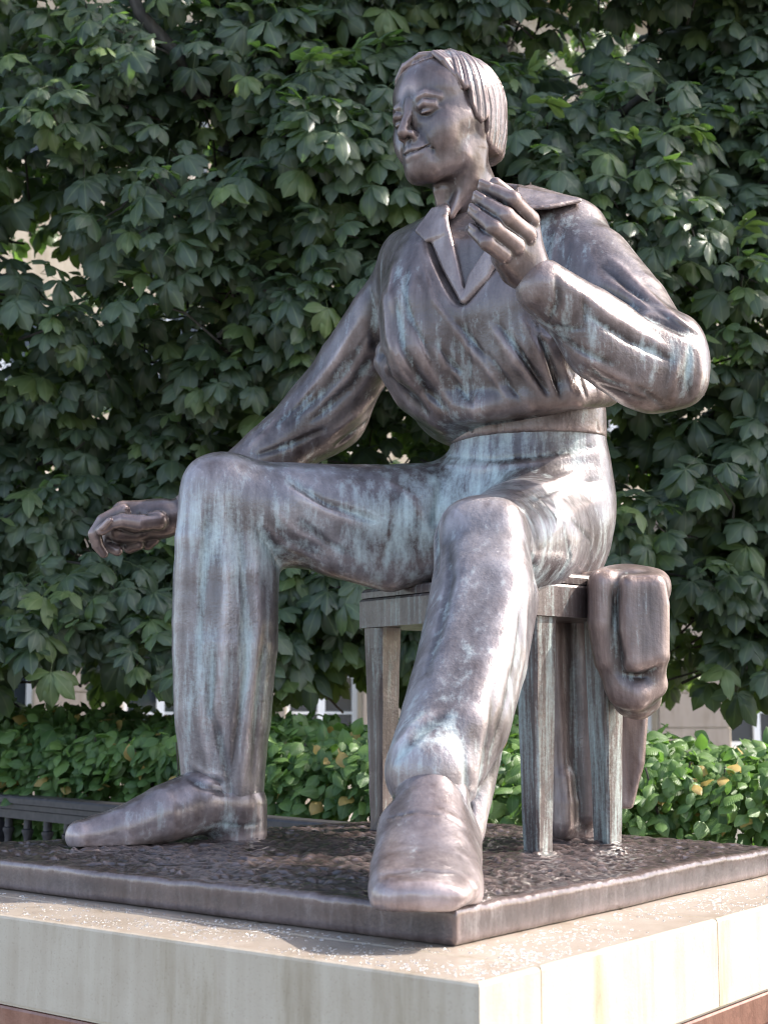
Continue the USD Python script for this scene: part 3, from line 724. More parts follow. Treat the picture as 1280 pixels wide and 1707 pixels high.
def polyprism(p, z0, z1, b):
    c = np.array(p.exterior.coords)[:-1]; c = c if p.exterior.is_ccw else c[::-1]
    return prism(c, z0, z1, b)
obj('bed_joint', polyprism(inset(SP, 0.007), SB - 0.006, SB - 0.0005, 0), 'trim_stone', ped)
fz = [polyprism(inset(SP, 0.006), SB - 0.062, SB - 0.0065, 0.006), polyprism(inset(SP, 0.045), 0.55, SB - 0.0625, 0)]
fz = join(fz); obj('frieze', fz, 'bronze_frieze', ped, attrs={'cavity': np.full(len(fz.vertices), .5), 'patina': np.zeros(len(fz.vertices))})
rel = []
r = np.random.default_rng(5)
for o, d, L, q in ((N1, E2, 1.7, V3(E2[1], -E2[0])), (N1, E1, 1.85, V3(-E1[1], E1[0]))):
    for k in range(46):
        s0 = r.uniform(0.05, L); z0 = r.uniform(0.6, SB - 0.10)
        c = V3(*(o + d * s0 - q * 0.047), z0)
        m = trimesh.creation.icosphere(1, 1.0); m.apply_scale((r.uniform(0.02, 0.05), r.uniform(0.02, 0.035), r.uniform(0.03, 0.09)))
        m.apply_transform(trimesh.transformations.euler_matrix(r.uniform(-.5, .5), r.uniform(-.5, .5), math.atan2(d[1], d[0]))); m.apply_translation(c); rel.append(m)
rel = join(rel); obj('relief', rel, 'bronze_frieze', ped, smooth=True, kind='stuff', attrs={'cavity': np.full(len(rel.vertices), .5), 'patina': np.zeros(len(rel.vertices))})
obj('foot', polyprism(SP.buffer(0.12, join_style=2), 0.0, 0.549, 0.03), 'sandstone', ped)

# bronze plate
PP = Polygon([(0.112, 2.412), (0.885, 3.44), (0.23, 4.125), (-0.05, 4.125), (-1.075, 3.385)])
def plate():
    pc = np.array(PP.exterior.coords)[:-1]
    if not PP.exterior.is_ccw: pc = pc[::-1]
    F = Field((-1.13, 2.36, PLATE - 0.075), (0.93, 4.17, PLATE + 0.025), 0.0042)
    X, Y = np.meshgrid(F.ax[0], F.ax[1], indexing='ij')
    pts = np.stack([X, Y], -1)
    e = -1e9 * np.ones(X.shape)
    wob = 0.006 * (meshkit.fbm(np.stack([X * 7, Y * 7, 0 * X], -1), 3, 2) - 0.5) * 2
    sd = np.full(X.shape, -1e9)
    for i in range(len(pc)):
        p, q = pc[i], pc[(i + 1) % len(pc)]; d = (q - p) / np.linalg.norm(q - p)
        sd = np.maximum(sd, (X - p[0]) * d[1] - (Y - p[1]) * d[0])
    sd = sd + wob
    inner = np.clip(-sd / 0.05, 0.25, 1)
    topz = PLATE + inner * 0.0085 * (meshkit.fbm(np.stack([X * 52, Y * 52, 0 * X], -1), 2, 8) - 0.5) * 2 + 0.0035 * (meshkit.fbm(np.stack([X * 6, Y * 6, 0 * X], -1), 2, 18) - 0.5) * 2
    Z = F.ax[2][None, None, :]
    rr = 0.012
    a = sd[:, :, None] + rr; b = np.maximum(Z - topz[:, :, None], (PLATE - 0.06) - Z) + rr
    F.d = (np.minimum(np.maximum(a, b), 0) + np.sqrt(np.maximum(a, 0) ** 2 + np.maximum(b, 0) ** 2) - rr).astype(np.float32)
    v, f = F.mesh()
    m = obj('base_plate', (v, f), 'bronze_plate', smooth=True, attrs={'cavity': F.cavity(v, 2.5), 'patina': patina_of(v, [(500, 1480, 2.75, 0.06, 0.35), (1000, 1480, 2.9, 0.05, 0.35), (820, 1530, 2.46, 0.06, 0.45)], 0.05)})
    tag(m, 'dark bronze base plate with rippled wet top under the statue', 'base plate')
plate()
# ------------------------------------------------------------------ bronze stool
def stool():
    t = thing('stool', 'plain bronze stool with square tapering legs under the seated man', 'stool')
    A, B, C = V3(0.330, 3.300), V3(0.535, 3.505), V3(-0.028, 3.84)
    D_ = B + C - A; ctr = (A + D_) / 2
    e1, e2 = (B - A) / np.linalg.norm(B - A), (C - A) / np.linalg.norm(C - A)
    zs = PLATE + 0.505
    def quad(c, w, h):
        return np.array([c - e1 * w - e2 * h, c + e1 * w - e2 * h, c + e1 * w + e2 * h, c - e1 * w + e2 * h])
    def leg(c, sx, sy):
        top, bot = 0.040, 0.027
        ct = c + e1 * 0.02 * sx + e2 * 0.02 * sy
        v0, v1 = quad(ct + e1 * sx * 0.0, bot, bot), quad(ct, top, top)
        n = 10; rings = []
        for k in range(n + 1):
            s_ = k / n; q = v0 + (v1 - v0) * s_; rings.append(np.c_[q, np.full(4, PLATE - 0.006 + (zs - PLATE + 0.006) * s_)])
        v = []; 
        for q in rings:                                  # chamfered corners
            for i in range(4):
                p, a, b = q[i], q[i - 1], q[(i + 1) % 4]; v += [p + (a - p) * 0.10, p + (b - p) * 0.10]
        v = np.array(v) + rng.normal(0, 0.0006, (len(v), 3)); f = []
        for k in range(n):
            for i in range(8):
                a, b = k * 8 + i, k * 8 + (i + 1) % 8; f += [(a, b, b + 8), (a, b + 8, a + 8)]
        for i in range(1, 7): f += [(0, i + 1, i), (n * 8, n * 8 + i, n * 8 + i + 1)]
        return trimesh.Trimesh(v, np.array(f), process=False)
    def put(name, m, pat=0.12):
        m = m.subdivide() if len(m.faces) < 400 else m
        obj(name, m, 'bronze_stool', t, attrs={'cavity': np.full(len(m.vertices), 0.5), 'patina': patina_of(np.array(m.vertices), [], pat)})
    put('leg', leg(A, 1, 1), .3); put('leg', leg(B, -1, 1), .3); put('leg', leg(C, 1, -1), .2); put('leg', leg(D_, -1, -1), .2)
    a, b = np.linalg.norm(B - A) / 2 + 0.025, np.linalg.norm(C - A) / 2 + 0.03
    put('apron', prism(quad(ctr, a, b), zs + 0.0005, zs + 0.075, 0.008))
    put('seat', prism(quad(ctr, a - 0.004, b - 0.004), zs + 0.0755, zs + 0.10, 0.01))
stool()

# ------------------------------------------------------------------ coat over the end of the stool
def coat():
    prims = loft([(P(1046, 985, 3.46), .092, .075, V3(.8, .3, 0)), (P(1048, 1060, 3.45), .088, .078, V3(.8, .3, 0)), (P(1054, 1118, 3.44), .076, .07, V3(.8, .3, 0)), (P(1062, 1165, 3.43), .055, .056, V3(.8, .3, 0)), (P(1066, 1182, 3.43), .03, .035, V3(.8, .3, 0))])
    lo, hi = bounds(prims, 0.3); lo[2] = PLATE - 0.03
    F = Field(lo, hi, 0.0055)
    F.add(prims, 0.03)
    F.add(slab([P(975, 968, 3.46), P(1098, 968, 3.42), P(1100, 968, 3.62), P(985, 966, 3.70)], 0.018), 0.03)      # over the seat's end
    F.add(slab([P(1088, 975, 3.36), P(1094, 1000, 3.36), P(1092, 1108, 3.35), P(1052, 1106, 3.35), P(1044, 1000, 3.36)], 0.024), 0.03)
    F.add(pchain([(1006, 975, 3.36, .034), (1003, 1040, 3.36, .032), (1014, 1100, 3.37, .032), (1040, 1155, 3.38, .03)]), 0.016)     # rolled edge
    F.add(pchain([(1040, 1148, 3.37, .034), (1062, 1158, 3.36, .036), (1090, 1142, 3.37, .030)]), 0.03)
    F.add(pchain([(1012, 976, 3.38, .034), (1055, 974, 3.38, .036), (1092, 978, 3.39, .030)]), .03); F.add(pchain([(1020, 985, 3.42, .045), (1080, 985, 3.42, .045)]), .03)
    F.add(slab([P(1050, 978, 3.335), P(1092, 976, 3.335), P(1097, 1010, 3.335), P(1096, 1092, 3.33), P(1058, 1102, 3.33), P(1046, 1050, 3.335)], 0.026), 0.014)
    F.fold([(1024, 985), (1028, 1050), (1040, 1112)], .007, .010, 'sub'); F.fold([(1040, 1124), (1072, 1126), (1104, 1108)], .008, .008, 'sub')
    # lining that hangs down inside to the plate
    F.add(slab([P(925, 1015, 3.60), P(1012, 1015, 3.66), P(1014, 1396, 3.66), P(935, 1386, 3.60)], 0.022), 0.0)
    F.add(pchain([(940, 1300, 3.585, .012), (940, 1340, 3.585, .022), (938, 1372, 3.585, .026)]), .03)
    F.add(pchain([(975, 1030, 3.60, .02), (985, 1360, 3.60, .02)]), 0.03)
    F.add(slab([P(1036, 1150, 3.60), P(1076, 1150, 3.58), P(1066, 1270, 3.58), P(1048, 1340, 3.60), P(1036, 1340, 3.60)], 0.012), 0.01)
    F.below(PLATE - 0.01)
    o = emit('coat', [cast('coat', F, 'bronze_cloth', None, [(1075, 1060, 3.42, .06, .35), (1040, 1140, 3.42, .05, .15)], 0.08)], 'bronze_stool', None)
    tag(o, 'bronze coat hung over the right end of the stool, folded and rounded below', 'coat')
coat()

# ------------------------------------------------------------------ the seated figure
man = thing('bronze_statue', 'larger than life bronze man with bobbed hair sitting on the stool, one hand raised', 'statue')
BL = [(745, 840, 3.5, .12, .45), (640, 900, 3.6, .12, .3), (440, 930, 3.55, .09, .35), (355, 900, 3.5, .09, .35), (350, 1180, 3.5, .10, .3), (420, 1100, 3.5, .08, .3),
      (690, 470, 3.55, .08, .2), (905, 420, 3.45, .07, .4), (930, 560, 3.05, .08, .25), (1140, 610, 3.1, .09, .35), (860, 960, 3.2, .1, .25), (980, 720, 3.4, .1, .3),
      (760, 760, 3.5, .1, .3), (700, 1230, 2.65, .06, .35), (830, 1150, 2.9, .08, .3), (790, 1370, 2.7, .06, .4), (400, 1380, 3.5, .07, .4), (280, 1360, 3.4, .08, .2), (670, 1000, 2.95, .06, .2)]

# --- trousers
FW = V3(-0.5, -0.866, 0); LF = V3(0.866, -0.5, 0)          # the way the trunk faces, and its left
def trousers():
    pel = [ell(P(880, 850, 3.68), (.190, .19, .225), np.array([LF, -FW, V3(0, 0, 1)])), ell(P(906, 892, 3.62), (.138, .165, .165)), ell(P(800, 865, 3.76), (.15, .16, .155))]
    rth = pchain([(830, 868, 3.74, .150), (620, 868, 3.69, .138), (480, 858, 3.65, .128), (392, 842, 3.62, .112)])
    rsh = pchain([(388, 850, 3.62, .112), (383, 960, 3.61, .117), (382, 1080, 3.605, .116), (376, 1200, 3.6, .107), (376, 1300, 3.6, .092), (380, 1340, 3.6, .086)])
    lth = pchain([(906, 890, 3.60, .150), (868, 900, 3.36, .134), (806, 908, 3.11, .097)])
    lsh = pchain([(804, 908, 3.11, .094), (806, 1000, 3.0, .108), (787, 1100, 2.9, .106), (760, 1200, 2.8, .101), (722, 1285, 2.71, .086)])
    flare = pchain([(800, 1140, 2.96, .075), (786, 1260, 2.88, .055), (778, 1385, 2.80, .034)])
    waist = loft([(P(878, 690, 3.66), .196, .155, LF), (P(880, 760, 3.68), .196, .16, LF), (P(885, 840, 3.68), .205, .175, LF)])
    lo, hi = bounds(pel + rth + rsh + lth + lsh + waist); lo[2] = PLATE - 0.03
    F = Field(lo, hi, 0.0050)
    [F.add(q, .06) for q in pel]; F.add(waist, .05); F.add(rth, .05); F.add(rsh, .035); F.add(lth, .05); F.add(lsh, .03); F.add(flare, .03)
    F.add(ball(P(372, 812, 3.60), .075), .05)                                         # knee cap corners
    F.add(pchain([(347, 806, 3.56, .050), (328, 900, 3.55, .046), (323, 1040, 3.56, .042), (324, 1180, 3.56, .036), (330, 1290, 3.57, .022)]), .06)   # crease down the outer shin
    F.add(pchain([(560, 925, 3.62, .05), (650, 945, 3.66, .06), (720, 930, 3.66, .05)]), .05)
    F.add(pchain([(775, 870, 3.06, .03), (838, 866, 3.05, .03)]), .05)
    F.add(pchain([(846, 900, 3.02, .020), (852, 990, 2.90, .022), (826, 1090, 2.80, .022), (788, 1200, 2.70, .02)]), .05)
    F.add(pchain([(968, 770, 3.60, .05), (968, 860, 3.60, .045), (950, 925, 3.60, .04)]), .06)
    # folds
    R, G = 'add', 'sub'
    for pts, r_, k_, op in [
        ([(430, 885), (450, 915), (468, 950)], .014, .02, G), ([(440, 870), (470, 905), (540, 938)], .010, .02, R),
        ([(480, 800), (540, 838), (625, 868)], .012, .022, G), ([(470, 812), (540, 850), (610, 880)], .012, .022, R), ([(500, 865), (545, 905), (590, 925)], .009, .016, G), ([(455, 850), (500, 890), (560, 912)], .010, .02, R),
        ([(640, 800), (690, 830), (716, 880)], .010, .03, R), ([(735, 800), (726, 870), (728, 960)], .016, .02, G),
        ([(345, 840), (338, 960), (330, 1100)], .010, .02, G), ([(372, 830), (378, 960), (372, 1100), (352, 1250)], .014, .03, R), ([(398, 880), (408, 1000), (400, 1120)], .009, .018, G),
        ([(425, 920), (432, 1040), (415, 1180), (402, 1320)], .013, .025, R), ([(412, 1010), (410, 1120), (395, 1220), (385, 1300)], .010, .014, G),
        ([(355, 1080), (352, 1180), (372, 1260), (388, 1330)], .010, .016, G), ([(335, 1120), (338, 1220), (352, 1290)], .010, .02, R), ([(440, 1080), (428, 1200), (420, 1300)], .009, .016, G),
        ([(322, 1285), (345, 1302), (372, 1306)], .010, .014, G), ([(318, 1272), (342, 1290), (378, 1294)], .010, .018, R),
        ([(885, 905), (890, 950), (893, 990)], .014, .02, G), ([(900, 830), (940, 870), (950, 930), (930, 965)], .009, .02, G), ([(950, 860), (985, 900), (985, 935)], .008, .018, G), ([(985, 780), (930, 800), (860, 822)], .009, .02, R), ([(1000, 800), (930, 815), (880, 835)], .008, .018, G),
        ([(1010, 830), (960, 850), (920, 890)], .009, .022, R),
        ([(745, 900), (752, 960), (735, 1040), (712, 1120)], .009, .03, G), ([(870, 1010), (862, 1090), (842, 1180), (815, 1270)], .010, .02, G), ([(878, 1000), (872, 1100), (856, 1180)], .008, .02, R),
        ([(660, 1268), (700, 1222), (742, 1196)], .013, .018, G), ([(652, 1252), (690, 1212), (735, 1184)], .012, .022, R), ([(830, 1120), (815, 1230), (795, 1330)], .009, .016, G), ([(806, 1180), (796, 1280), (788, 1360)], .008, .014, R),
        ([(770, 1240), (778, 1300), (782, 1360)], .011, .014, G),
        ([(735, 775), (800, 782), (900, 772), (1010, 752)], .009, .02, R), ([(735, 760), (820, 766), (920, 758), (1015, 738)], .007, .014, G),
    ]: F.fold(pts, r_ * (0.75 if op == 'sub' else 0.62), k_ * 1.4, op)
    F.below(PLATE + 0.02)
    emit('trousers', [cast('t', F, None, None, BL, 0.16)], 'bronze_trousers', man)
    Wb = loft([(P(876, 683, 3.655), .200, .158, LF), (P(878, 728, 3.665), .201, .160, LF)])
    lo, hi = bounds(Wb); F = Field(lo, hi, 0.005); F.add(Wb, .01)
    zt, zb = P(880, 676, 3.66)[2], P(880, 738, 3.66)[2]
    F.d = np.maximum(F.d, np.maximum(zb - F.ax[2], F.ax[2] - zt)[None, None, :])
    for k in range(7):
        x0 = 742 + k * 42; F.fold([(x0, 700), (x0 + 5, 735)], .004, .012, 'sub')
    emit('waistband', [cast('w', F, None, None, BL, 0.0)], 'bronze_cloth', man)
trousers()

# --- shoes
def shoes():
    W_ = V3(1, 0.12, 0)
    L = loft([(P(711, 1496, 2.37), .062, .026, W_), (P(711, 1482, 2.42), .080, .034, W_), (P(713, 1452, 2.49), .082, .045, W_), (P(716, 1405, 2.57), .071, .060, W_), (P(718, 1350, 2.66), .066, .070, W_), (P(722, 1300, 2.72), .070, .075, W_)])
    H = pchain([(735, 1400, 2.74, .060), (745, 1440, 2.78, .055)])
    side = pchain([(778, 1492, 2.47, .024), (772, 1440, 2.58, .030), (765, 1400, 2.66, .040)])
    lo, hi = bounds(L + H); F = Field(lo, hi, 0.0045)
    F.add(L, .03); F.add(H, .03); F.add(side, .035)
    F.add(pchain([(650, 1500, 2.40, .028), (655, 1440, 2.52, .03), (660, 1380, 2.62, .03)]), .035)
    F.fold([(638, 1462), (690, 1452), (764, 1458)], .004, .008, 'sub'); F.fold([(646, 1366), (690, 1354), (735, 1358), (762, 1372)], .0035, .008, 'sub')
    F.fold([(648, 1315), (690, 1278), (735, 1272), (772, 1320), (780, 1360)], .008, .012, 'sub')
    F.below(PLATE + 0.001)
    emit('shoe', [cast('s', F, None, None, BL, -0.05, rough=0.0009)], 'bronze_shoe', man)
    R_ = pchain([(136, 1394, 3.42, .036), (162, 1390, 3.44, .042), (208, 1380, 3.46, .050), (275, 1356, 3.50, .066), (335, 1336, 3.55, .074), (375, 1334, 3.59, .074)])
    heel = pchain([(392, 1346, 3.60, .074), (398, 1390, 3.60, .066)])
    lo, hi = bounds(R_ + heel); F = Field(lo, hi, 0.0045)
    F.add(R_, .03); F.add(heel, .04)
    F.sub(cone(P(335, 1424, 3.30), P(345, 1424, 3.9), .022, .022), .02)
    F.fold([(312, 1298), (340, 1312), (385, 1322)], .010, .012, 'sub')
    F.fold([(355, 1372), (400, 1378), (434, 1372)], .005, .010, 'sub')
    F.below(PLATE + 0.001)
    emit('shoe', [cast('s', F, None, None, BL, 0.05, rough=0.0009)], 'bronze_shoe', man)
shoes()

# --- shirt with sleeves
def shirt():
    tor = loft([(P(872, 688, 3.65), .195, .150, LF), (P(852, 640, 3.65), .262, .19, LF), (P(832, 560, 3.66), .268, .195, LF), (P(815, 480, 3.67), .255, .178, LF), (P(806, 415, 3.68), .225, .135, LF), (P(800, 375, 3.69), .10, .085, LF)])
    la = pchain([(944, 414, 3.53, .102), (986, 448, 3.45, .094), (1046, 522, 3.33, .090), (1100, 604, 3.21, .086)])
    lf = pchain([(1098, 606, 3.20, .090), (1035, 576, 3.17, .082), (975, 533, 3.13, .074), (905, 480, 3.09, .060)])
    ra = pchain([(690, 462, 3.77, .092), (640, 530, 3.83, .092), (590, 610, 3.90, .096), (545, 685, 3.95, .100)])
    rf = pchain([(545, 688, 3.95, .098), (450, 762, 3.93, .085), (340, 838, 3.90, .058), (318, 850, 3.88, .050)])
    lo, hi = bounds(tor + la + lf + ra + rf)
    F = Field(lo, hi, 0.0043)
    F.add(tor, .05); F.add(ra, .05); F.add(rf, .05); F.add(la, .06)
    F.add(pchain([(730, 402, 3.70, .055), (690, 430, 3.75, .075)]), .06); F.add(pchain([(880, 372, 3.62, .055), (945, 392, 3.55, .085)]), .06)
    F.add(pchain([(715, 455, 3.63, .09), (700, 520, 3.585, .095), (690, 590, 3.57, .08)]), .12); F.add(pchain([(870, 450, 3.55, .09), (880, 510, 3.50, .09), (890, 580, 3.49, .08)]), .12)
    F.add(pchain([(655, 600, 3.70, .05), (690, 650, 3.66, .05), (735, 682, 3.6, .04)]), .05)      # the shirt hangs over the belt
    F.add(pchain([(735, 682, 3.58, .026), (800, 682, 3.50, .03), (880, 668, 3.46, .03), (960, 658, 3.46, .034), (1010, 655, 3.52, .034)]), .04)
    R, G = 'add', 'sub'
    for pts, r_, k_, op in [
        ([(616, 486), (622, 560), (648, 630), (712, 690)], .022, .02, G),
        ([(640, 480), (648, 560), (680, 630), (728, 682)], .014, .03, R), ([(660, 500), (672, 580), (710, 650), (745, 684)], .010, .018, G), ([(690, 560), (715, 620), (755, 676)], .011, .022, R),
        ([(680, 445), (676, 490), (684, 540)], .008, .016, G), ([(655, 440), (650, 480), (655, 520)], .009, .02, R), ([(735, 580), (752, 605), (768, 618)], .010, .012, G), ([(728, 582), (745, 610), (770, 640)], .008, .016, R),
        ([(752, 540), (775, 570), (802, 605)], .011, .016, R), ([(762, 536), (790, 570), (808, 592)], .007, .010, G),
        ([(820, 545), (860, 600), (905, 658)], .012, .02, R), ([(832, 540), (875, 600), (915, 655)], .009, .012, G), ([(870, 530), (900, 590), (925, 660)], .010, .02, R), ([(905, 570), (922, 620), (935, 664)], .008, .012, G), ([(935, 600), (948, 640), (955, 665)], .011, .016, R), ([(962, 600), (970, 640), (978, 665)], .008, .012, G), ([(990, 610), (998, 640), (1002, 664)], .010, .016, R),
        ([(775, 505), (782, 580), (788, 680)], .004, .006, G),
        ([(955, 395), (950, 430), (952, 470)], .008, .014, G), ([(930, 380), (925, 430), (930, 480)], .010, .02, R), ([(985, 420), (1000, 470), (1040, 520)], .010, .02, R),
        ([(600, 530), (560, 600), (500, 670)], .012, .026, R), ([(625, 590), (590, 640), (520, 700)], .016, .022, G), ([(640, 640), (600, 685), (545, 730)], .013, .022, R), ([(585, 590), (540, 650), (480, 706)], .009, .018, G), ([(650, 655), (610, 705), (560, 742)], .010, .018, G), ([(470, 690), (440, 725), (410, 752)], .008, .018, R), ([(540, 715), (480, 742), (430, 758)], .009, .016, G),
        ([(668, 470), (690, 540), (722, 600)], .006, .006, G), ([(705, 440), (722, 500), (752, 540)], .006, .010, R), ([(650, 560), (668, 610), (700, 655)], .007, .008, G), ([(800, 600), (830, 640), (850, 672)], .007, .010, R), ([(815, 590), (845, 635), (868, 668)], .007, .008, G),
        ([(850, 560), (885, 615), (912, 660)], .008, .007, G), ([(740, 600), (765, 645), (790, 676)], .007, .008, G), ([(892, 540), (912, 590), (930, 640)], .008, .007, G), ([(1000, 420), (1030, 470), (1085, 520)], .007, .010, G), ([(530, 640), (500, 675), (450, 715)], .008, .008, G), ([(610, 560), (575, 620), (520, 680)], .008, .008, G),
    ]: F.fold(pts, r_, k_, op)
    # the open neck
    a, b, c = F.hit(728, 388), F.hit(838, 420), F.hit(772, 492)
    back = V3(0, 0.02, 0)
    F.sub(tri(a + FW * 0.03, b + FW * 0.03, c + FW * 0.016, .030), .006)
    F.sub(pchain([(790, 330, 3.66, .085), (796, 385, 3.66, .075)]), .01)
    # left forearm in front of the chest
    F2 = Field(F.lo, F.lo + (F.n - 1.5) * F.h, F.h); F2.add(lf, .04); F2.add(la[1:], .045)
    F2.add(pchain([(1132, 566, 3.20, .045), (1136, 636, 3.18, .048), (1092, 645, 3.18, .048)]), .05)
    F2.add(pchain([(990, 590, 3.12, .05), (1050, 625, 3.15, .055)]), .06)
    q = np.maximum(.03 - np.abs(F.d - F2.d), 0) / .03
    F.d = np.minimum(F.d, F2.d) - q * q * .0075
    for pts, r_, k_, op in [
        ([(1000, 478), (1070, 520), (1168, 566)], .016, .018, G), ([(985, 455), (1060, 500), (1150, 545)], .012, .024, R), ([(1020, 430), (1080, 490), (1150, 548)], .010, .022, R), ([(1035, 470), (1100, 520), (1165, 560)], .007, .012, G), ([(1005, 445), (1050, 485), (1120, 530)], .007, .012, G),
        ([(940, 470), (1020, 528), (1110, 580)], .011, .024, R), ([(985, 530), (1050, 570), (1120, 600)], .009, .020, G), ([(1150, 575), (1145, 620), (1150, 665)], .008, .016, G), ([(1130, 600), (1120, 640), (1125, 680)], .009, .018, R), ([(1165, 580), (1168, 620), (1160, 660)], .007, .014, R),
        ([(960, 590), (1000, 612), (1060, 640)], .009, .016, R), ([(1000, 640), (1040, 655), (1080, 668)], .007, .012, G), ([(930, 560), (980, 590), (1020, 605)], .007, .014, G),
        ([(926, 460), (930, 500), (912, 540)], .007, .008, G), ([(912, 540), (950, 548), (972, 545)], .006, .008, G), ([(972, 490), (975, 520), (972, 545)], .005, .007, G), ([(880, 540), (905, 560), (930, 566)], .008, .014, R),
        ([(1060, 640), (1085, 660), (1110, 680)], .006, .010, G), ([(985, 610), (1000, 628), (1030, 640)], .006, .010, G),
    ]: F.fold(pts, r_, k_, op)
    emit('shirt', [cast('s', F, None, None, BL, 0.06)], 'bronze_cloth', man)
    C = slab([P(742, 344, 3.54), P(722, 350, 3.56), P(696, 384, 3.58), P(712, 400, 3.545), P(742, 388, 3.52)], .007)
    C2 = slab([P(864, 316, 3.52), P(884, 311, 3.58), P(920, 322, 3.54), P(966, 334, 3.45), P(918, 344, 3.42), P(884, 347, 3.41), P(864, 340, 3.43)], .006)
    nb = pchain([(742, 352, 3.545, .014), (734, 338, 3.64, .014), (760, 322, 3.76, .016), (820, 312, 3.76, .017), (866, 318, 3.70, .016), (880, 326, 3.54, .014), (866, 345, 3.43, .014)])
    def on(F_, x_, y_, dy=-.006): return F_.hit(x_, y_) + V3(0, dy, 0)
    lap = slab([P(740, 366, 3.53), on(F, 722, 396), on(F, 742, 446), on(F, 771, 500), on(F, 764, 462), P(752, 420, 3.53)], .009)
    lap2 = slab([P(862, 350, 3.42), on(F, 850, 398), on(F, 812, 462), on(F, 775, 502), on(F, 786, 462), P(822, 410, 3.46)], .009)
    lo, hi = bounds(C + C2 + nb + lap); F = Field(lo, hi, 0.004); F.add(nb, .012); F.add(C, .006); F.add(C2, .006); F.add(lap, .006); F.add(lap2, .006)
    emit('collar', [cast('c', F, None, None, [], 0.0)], 'bronze_cloth', man)
shirt()

# --- head, chest, hands: the body
S = 1.39
lf2, fw, up2 = V3(.70785, -.70615, .01738), V3(-.69925, -.70399, -.12426), V3(-.09998, -.07581, .99210)
M = np.eye(4); M[:3, 0], M[:3, 1], M[:3, 2] = lf2 * S, fw * S, up2 * S; M[:3, 3] = (.1500, 3.58, 3.0712)
Mi = np.linalg.inv(M)
def local(p): return (Mi @ np.r_[p, 1])[:3]

def head():
    F = Field((-.115, -.135, -.25), (.115, .135, .145), 0.0017)
    F.add(ell((0, -.014, .032), (.079, .096, .087)))
    F.add(ell((0, .038, .042), (.067, .047, .058)), .03)
    F.add(ell((0, .028, -.033), (.065, .058, .080)), .03)
    for s in (-1, 1):
        F.add(chain([((s * .052, -.008, -.050), .020), ((s * .047, .018, -.076), .018), ((s * .020, .066, -.097), .017)]), .03)
        F.add(chain([((s * .046, .050, -.022), .020), ((s * .058, .018, -.010), .015)]), .03)
    F.add(ell((0, .073, -.094), (.022, .018, .017)), .022)
    F.add(ell((0, .070, -.066), (.030, .026, .026)), .024)
    for s in (-1, 1):                                                  # sockets, brow, eyes
        e = .0025 + .0025 * s
        F.sub(ell((s * .033, .104, -.001 + e), (.022, .022, .0135)), .018)
        F.add(chain([((s * .015, .0850, .0165 + e), .0020), ((s * .024, .0882, .0205 + e), .0034), ((s * .036, .0850, .0225 + e), .0038), ((s * .053, .0690, .0150 + e), .003)]), .010)
        F.add(ball((s * .0325, .0722, -.001 + e), .0152), .003)
        F.add(chain([((s * .0165, .0800, -.0030 + e), .0020), ((s * .0240, .0872, .0036 + e), .0034), ((s * .0340, .0884, .0046 + e), .0036), ((s * .0440, .0820, .0016 + e), .0031), ((s * .0530, .0710, -.0055 + e), .0020)]), .004)
        F.add(chain([((s * .0200, .0835, .0065 + e), .0030), ((s * .0335, .0880, .0085 + e), .0040), ((s * .0480, .0770, .0050 + e), .0030)]), .008)
        F.add(chain([((s * .0175, .0795, -.0042 + e), .0014), ((s * .0260, .0862, -.0082 + e), .0022), ((s * .0360, .0860, -.0088 + e), .0022), ((s * .0460, .0765, -.0058 + e), .0014)]), .004)
    F.add(chain([((0, .085, .022), .0075), ((0, .095, .000), .0068), ((0, .107, -.022), .0082), ((0, .1125, -.034), .0105)]), .018)
    for s in (-1, 1):
        F.add(ell((s * .0130, .0990, -.0385), (.0068, .0105, .0075)), .008)
        F.sub(ell((s * .0065, .1050, -.0470), (.0032, .0055, .0036)), .004)
        F.sub(chain([((s * .0205, .0965, -.036), .0018), ((s * .0290, .0880, -.050), .0022), ((s * .0345, .0780, -.068), .0016)]), .012)
        F.add(ell((s * .040, .060, -.045), (.018, .016, .020)), .025)
    F.sub(chain([((0, .0985, -.050), .0018), ((0, .0985, -.057), .0020)]), .008)
    F.add(ell((0, .0835, -.0545), (.020, .0125, .011)), .014)
    ul = [((-.0290, .0810, -.0620), .0018), ((-.0140, .0925, -.0640), .0036), ((-.005, .0950, -.0620), .0042), ((0, .0945, -.0630), .0040), ((.005, .0950, -.0620), .0042), ((.0140, .0925, -.0640), .0036), ((.0290, .0810, -.0620), .0018)]
    F.add(chain(ul), .006)
    F.add(chain([((-.0220, .0840, -.0705), .0026), ((-.009, .0925, -.0745), .0048), ((.009, .0925, -.0745), .0048), ((.0220, .0840, -.0705), .0026)]), .007)
    F.sub(chain([((-.0310, .0830, -.0610), .0012), ((-.0130, .0975, -.0682), .0011), ((0, .1000, -.0676), .0011), ((.0130, .0975, -.0682), .0011), ((.0310, .0830, -.0610), .0012)]), .003)
    for s in (-1, 1): F.add(ell((s * .0735, -.012, -.012), (.009, .017, .030)), .008)      # ears, under the hair
    nb = local(P(800, 395, 3.68)); nb2 = local(P(806, 440, 3.70))
    neck = chain([(V3(.004, -.022, -.040), .050), (V3(.004, -.022, -.085), .054), (0.5 * (nb + V3(.004, -.022, -.085)), .058), (nb, .066), (nb2, .075)])
    F.add(neck, .022)
    F.add(chain([(V3(.054, -.028, -.050), .010), (V3(.044, -.002, -.110), .009), (V3(.018, .030, -.175), .007)]), .03)
    F.add(chain([(V3(0, .030, -.130), .013), (V3(0, .030, -.150), .010)]), .016)
    return cast('head', F, None, None, [(690, 130, 3.4, .05, .2)], -0.02, rough=0.0010, M=M)

